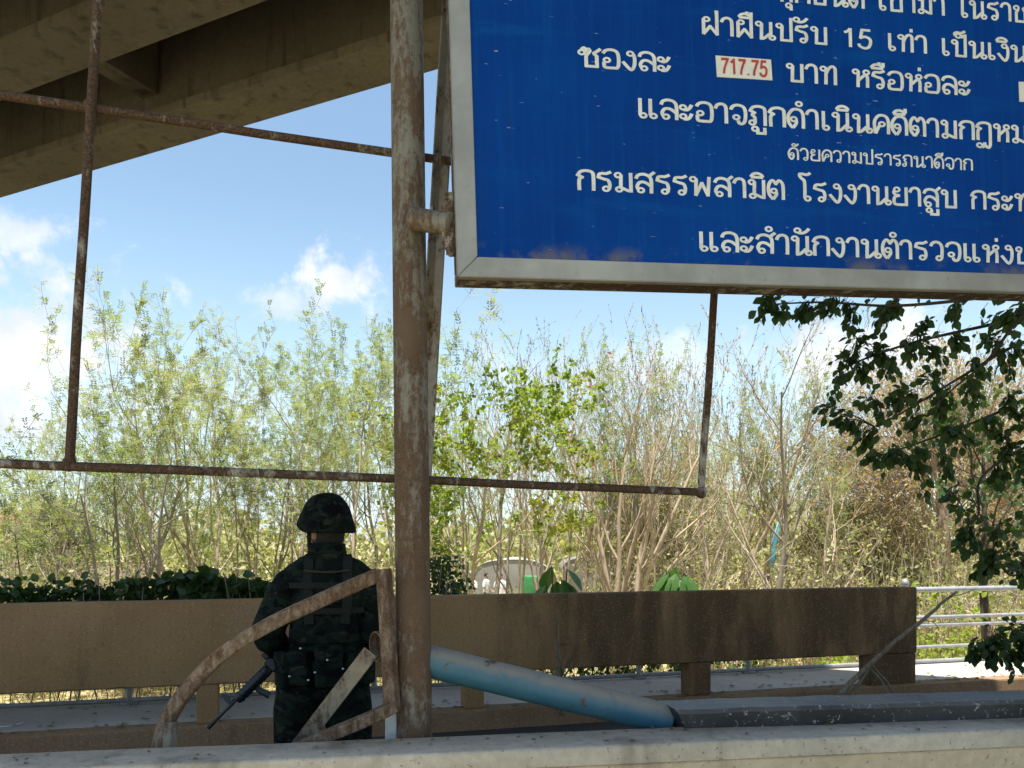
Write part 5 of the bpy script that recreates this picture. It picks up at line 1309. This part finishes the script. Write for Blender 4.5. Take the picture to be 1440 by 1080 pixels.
def guardpart(mb):
    mb.tube([(.19, 0, -.002), (.20, 0, -.002), (.40, 0, -.002), (.41, 0, -.002)], [.022, .027, .031, .025], 12)
    for i in range(8): mb.tube([(.212 + i * .024, 0, -.002), (.220 + i * .024, 0, -.002)], .0325, 12)
rpart('handguard', guardpart)
def sight(mb):
    mb.box((.150, -.008, .006), (.172, .008, .03)); mb.add([(.148, -.006, .03), (.186, -.006, .03), (.170, -.004, .075), (.160, -.004, .075), (.148, .006, .03), (.186, .006, .03), (.170, .004, .075), (.160, .004, .075)], [(0, 1, 2, 3), (7, 6, 5, 4), (0, 4, 5, 1), (1, 5, 6, 2), (2, 6, 7, 3), (3, 7, 4, 0)])
    mb.tube([(.15, 0, .012), (.19, 0, .012)], .006, 8)
rpart('front_sight', sight)
rpart('receiver', lambda mb: (mb.bbox((.41, -.020, -.035), (.62, .020, .034), .006), mb.bbox((.43, -.008, .034), (.58, .008, .075), .005)))
rpart('foregrip', lambda mb: mb.tube([(.300, 0, -.028), (.305, 0, -.06), (.318, 0, -.105)], [.016, .017, .019], 8, ry=[.013, .013, .014]))
rpart('magazine', lambda mb: mb.tube(cr([(.445, 0, -.03), (.44, 0, -.09), (.425, 0, -.155)], 4), .030, prof=rsq(.2), up=(0, 1, 0), ry=.012))
rpart('grip', lambda mb: mb.tube([(.585, 0, -.03), (.61, 0, -.075), (.625, 0, -.115)], [.021, .019, .021], 8, ry=.014))
rpart('stock', lambda mb: (mb.tube([(.62, 0, .012), (.72, 0, .008)], .017, 10), mb.bbox((.70, -.016, -.075), (.87, .016, .026), .012)))

# ---------------------------------------------------------------- far people
def farperson(label, px, d, ph, seed, face=0., arm=.0):
    x = (px - 720) / FPX * d; z = terr(x, d); b = MB(); H = 1.66
    loft(b, [(0, 0, .82, .14, .10), (0, 0, 1.0, .13, .10), (0, 0, 1.2, .165, .11), (0, 0, 1.34, .165, .09), (0, 0, 1.39, .07, .06), (0, 0, 1.46, .05, .05)], 12)
    ball(b, (0, 0, 1.55), (.075, .09, .11), 10); b.tube([(0, .085, 1.56), (0, .108, 1.53)], [.01, .016], 6)
    for sx in (-1, 1):
        b.tube([(sx * .09, 0, .88), (sx * .10, .02, .48), (sx * .10, -.02, .08), (sx * .11, .12, .04)], [.085, .06, .045, .04], 8)
        b.tube([(sx * .17, 0, 1.32), (sx * .23, .0, 1.08), (sx * .2, .14 + arm, .92 + arm)], [.05, .04, .032], 8)
        hand(b, (sx * .2, .14 + arm, .92 + arm), (0, .5, -.6), (0, 1, .3), (-sx, 0, 0))
    o = remesh(b, .018, 'person', MT['skin'], None); o.location = (x, d, z); o.rotation_euler.z = face; tag(o, label, 'person')
    s_ = MB(); loft(s_, [(0, 0, .80, .175, .125), (0, 0, 1.0, .16, .125), (0, 0, 1.2, .185, .13), (0, 0, 1.35, .18, .105), (0, 0, 1.41, .08, .07)], 12)
    for sx in (-1, 1): s_.tube([(sx * .15, 0, 1.33), (sx * .22, 0, 1.20), (sx * .235, 0, 1.08)], [.075, .07, .068], 8)
    remesh(s_, .02, 'shirt', MT['shirt'], o, .01, 8)
    t_ = MB(); loft(t_, [(0, 0, .78, .165, .12), (0, 0, .92, .155, .115)], 12)
    for sx in (-1, 1): t_.tube([(sx * .085, 0, .85), (sx * .10, .02, .48), (sx * .105, -.01, .10)], [.1, .085, .07], 8)
    remesh(t_, .02, 'trousers', MT['trouser'], o, .008, 8)
    h_ = MB(); ball(h_, (0, -.018, 1.585), (.084, .092, .098), 10); h_.build('hair', MT['hair'], o, True)
farperson('far person in a white shirt standing just right of the steel post', 664, 33, 800, 1, 2.4)
farperson('far person in a white shirt standing beside the pale tarpaulin, nearer its left edge', 684, 34, 800, 2, -2.0)
farperson('far person in a white shirt standing in front of the middle of the pale tarpaulin', 704, 33.5, 800, 3, 3.0)
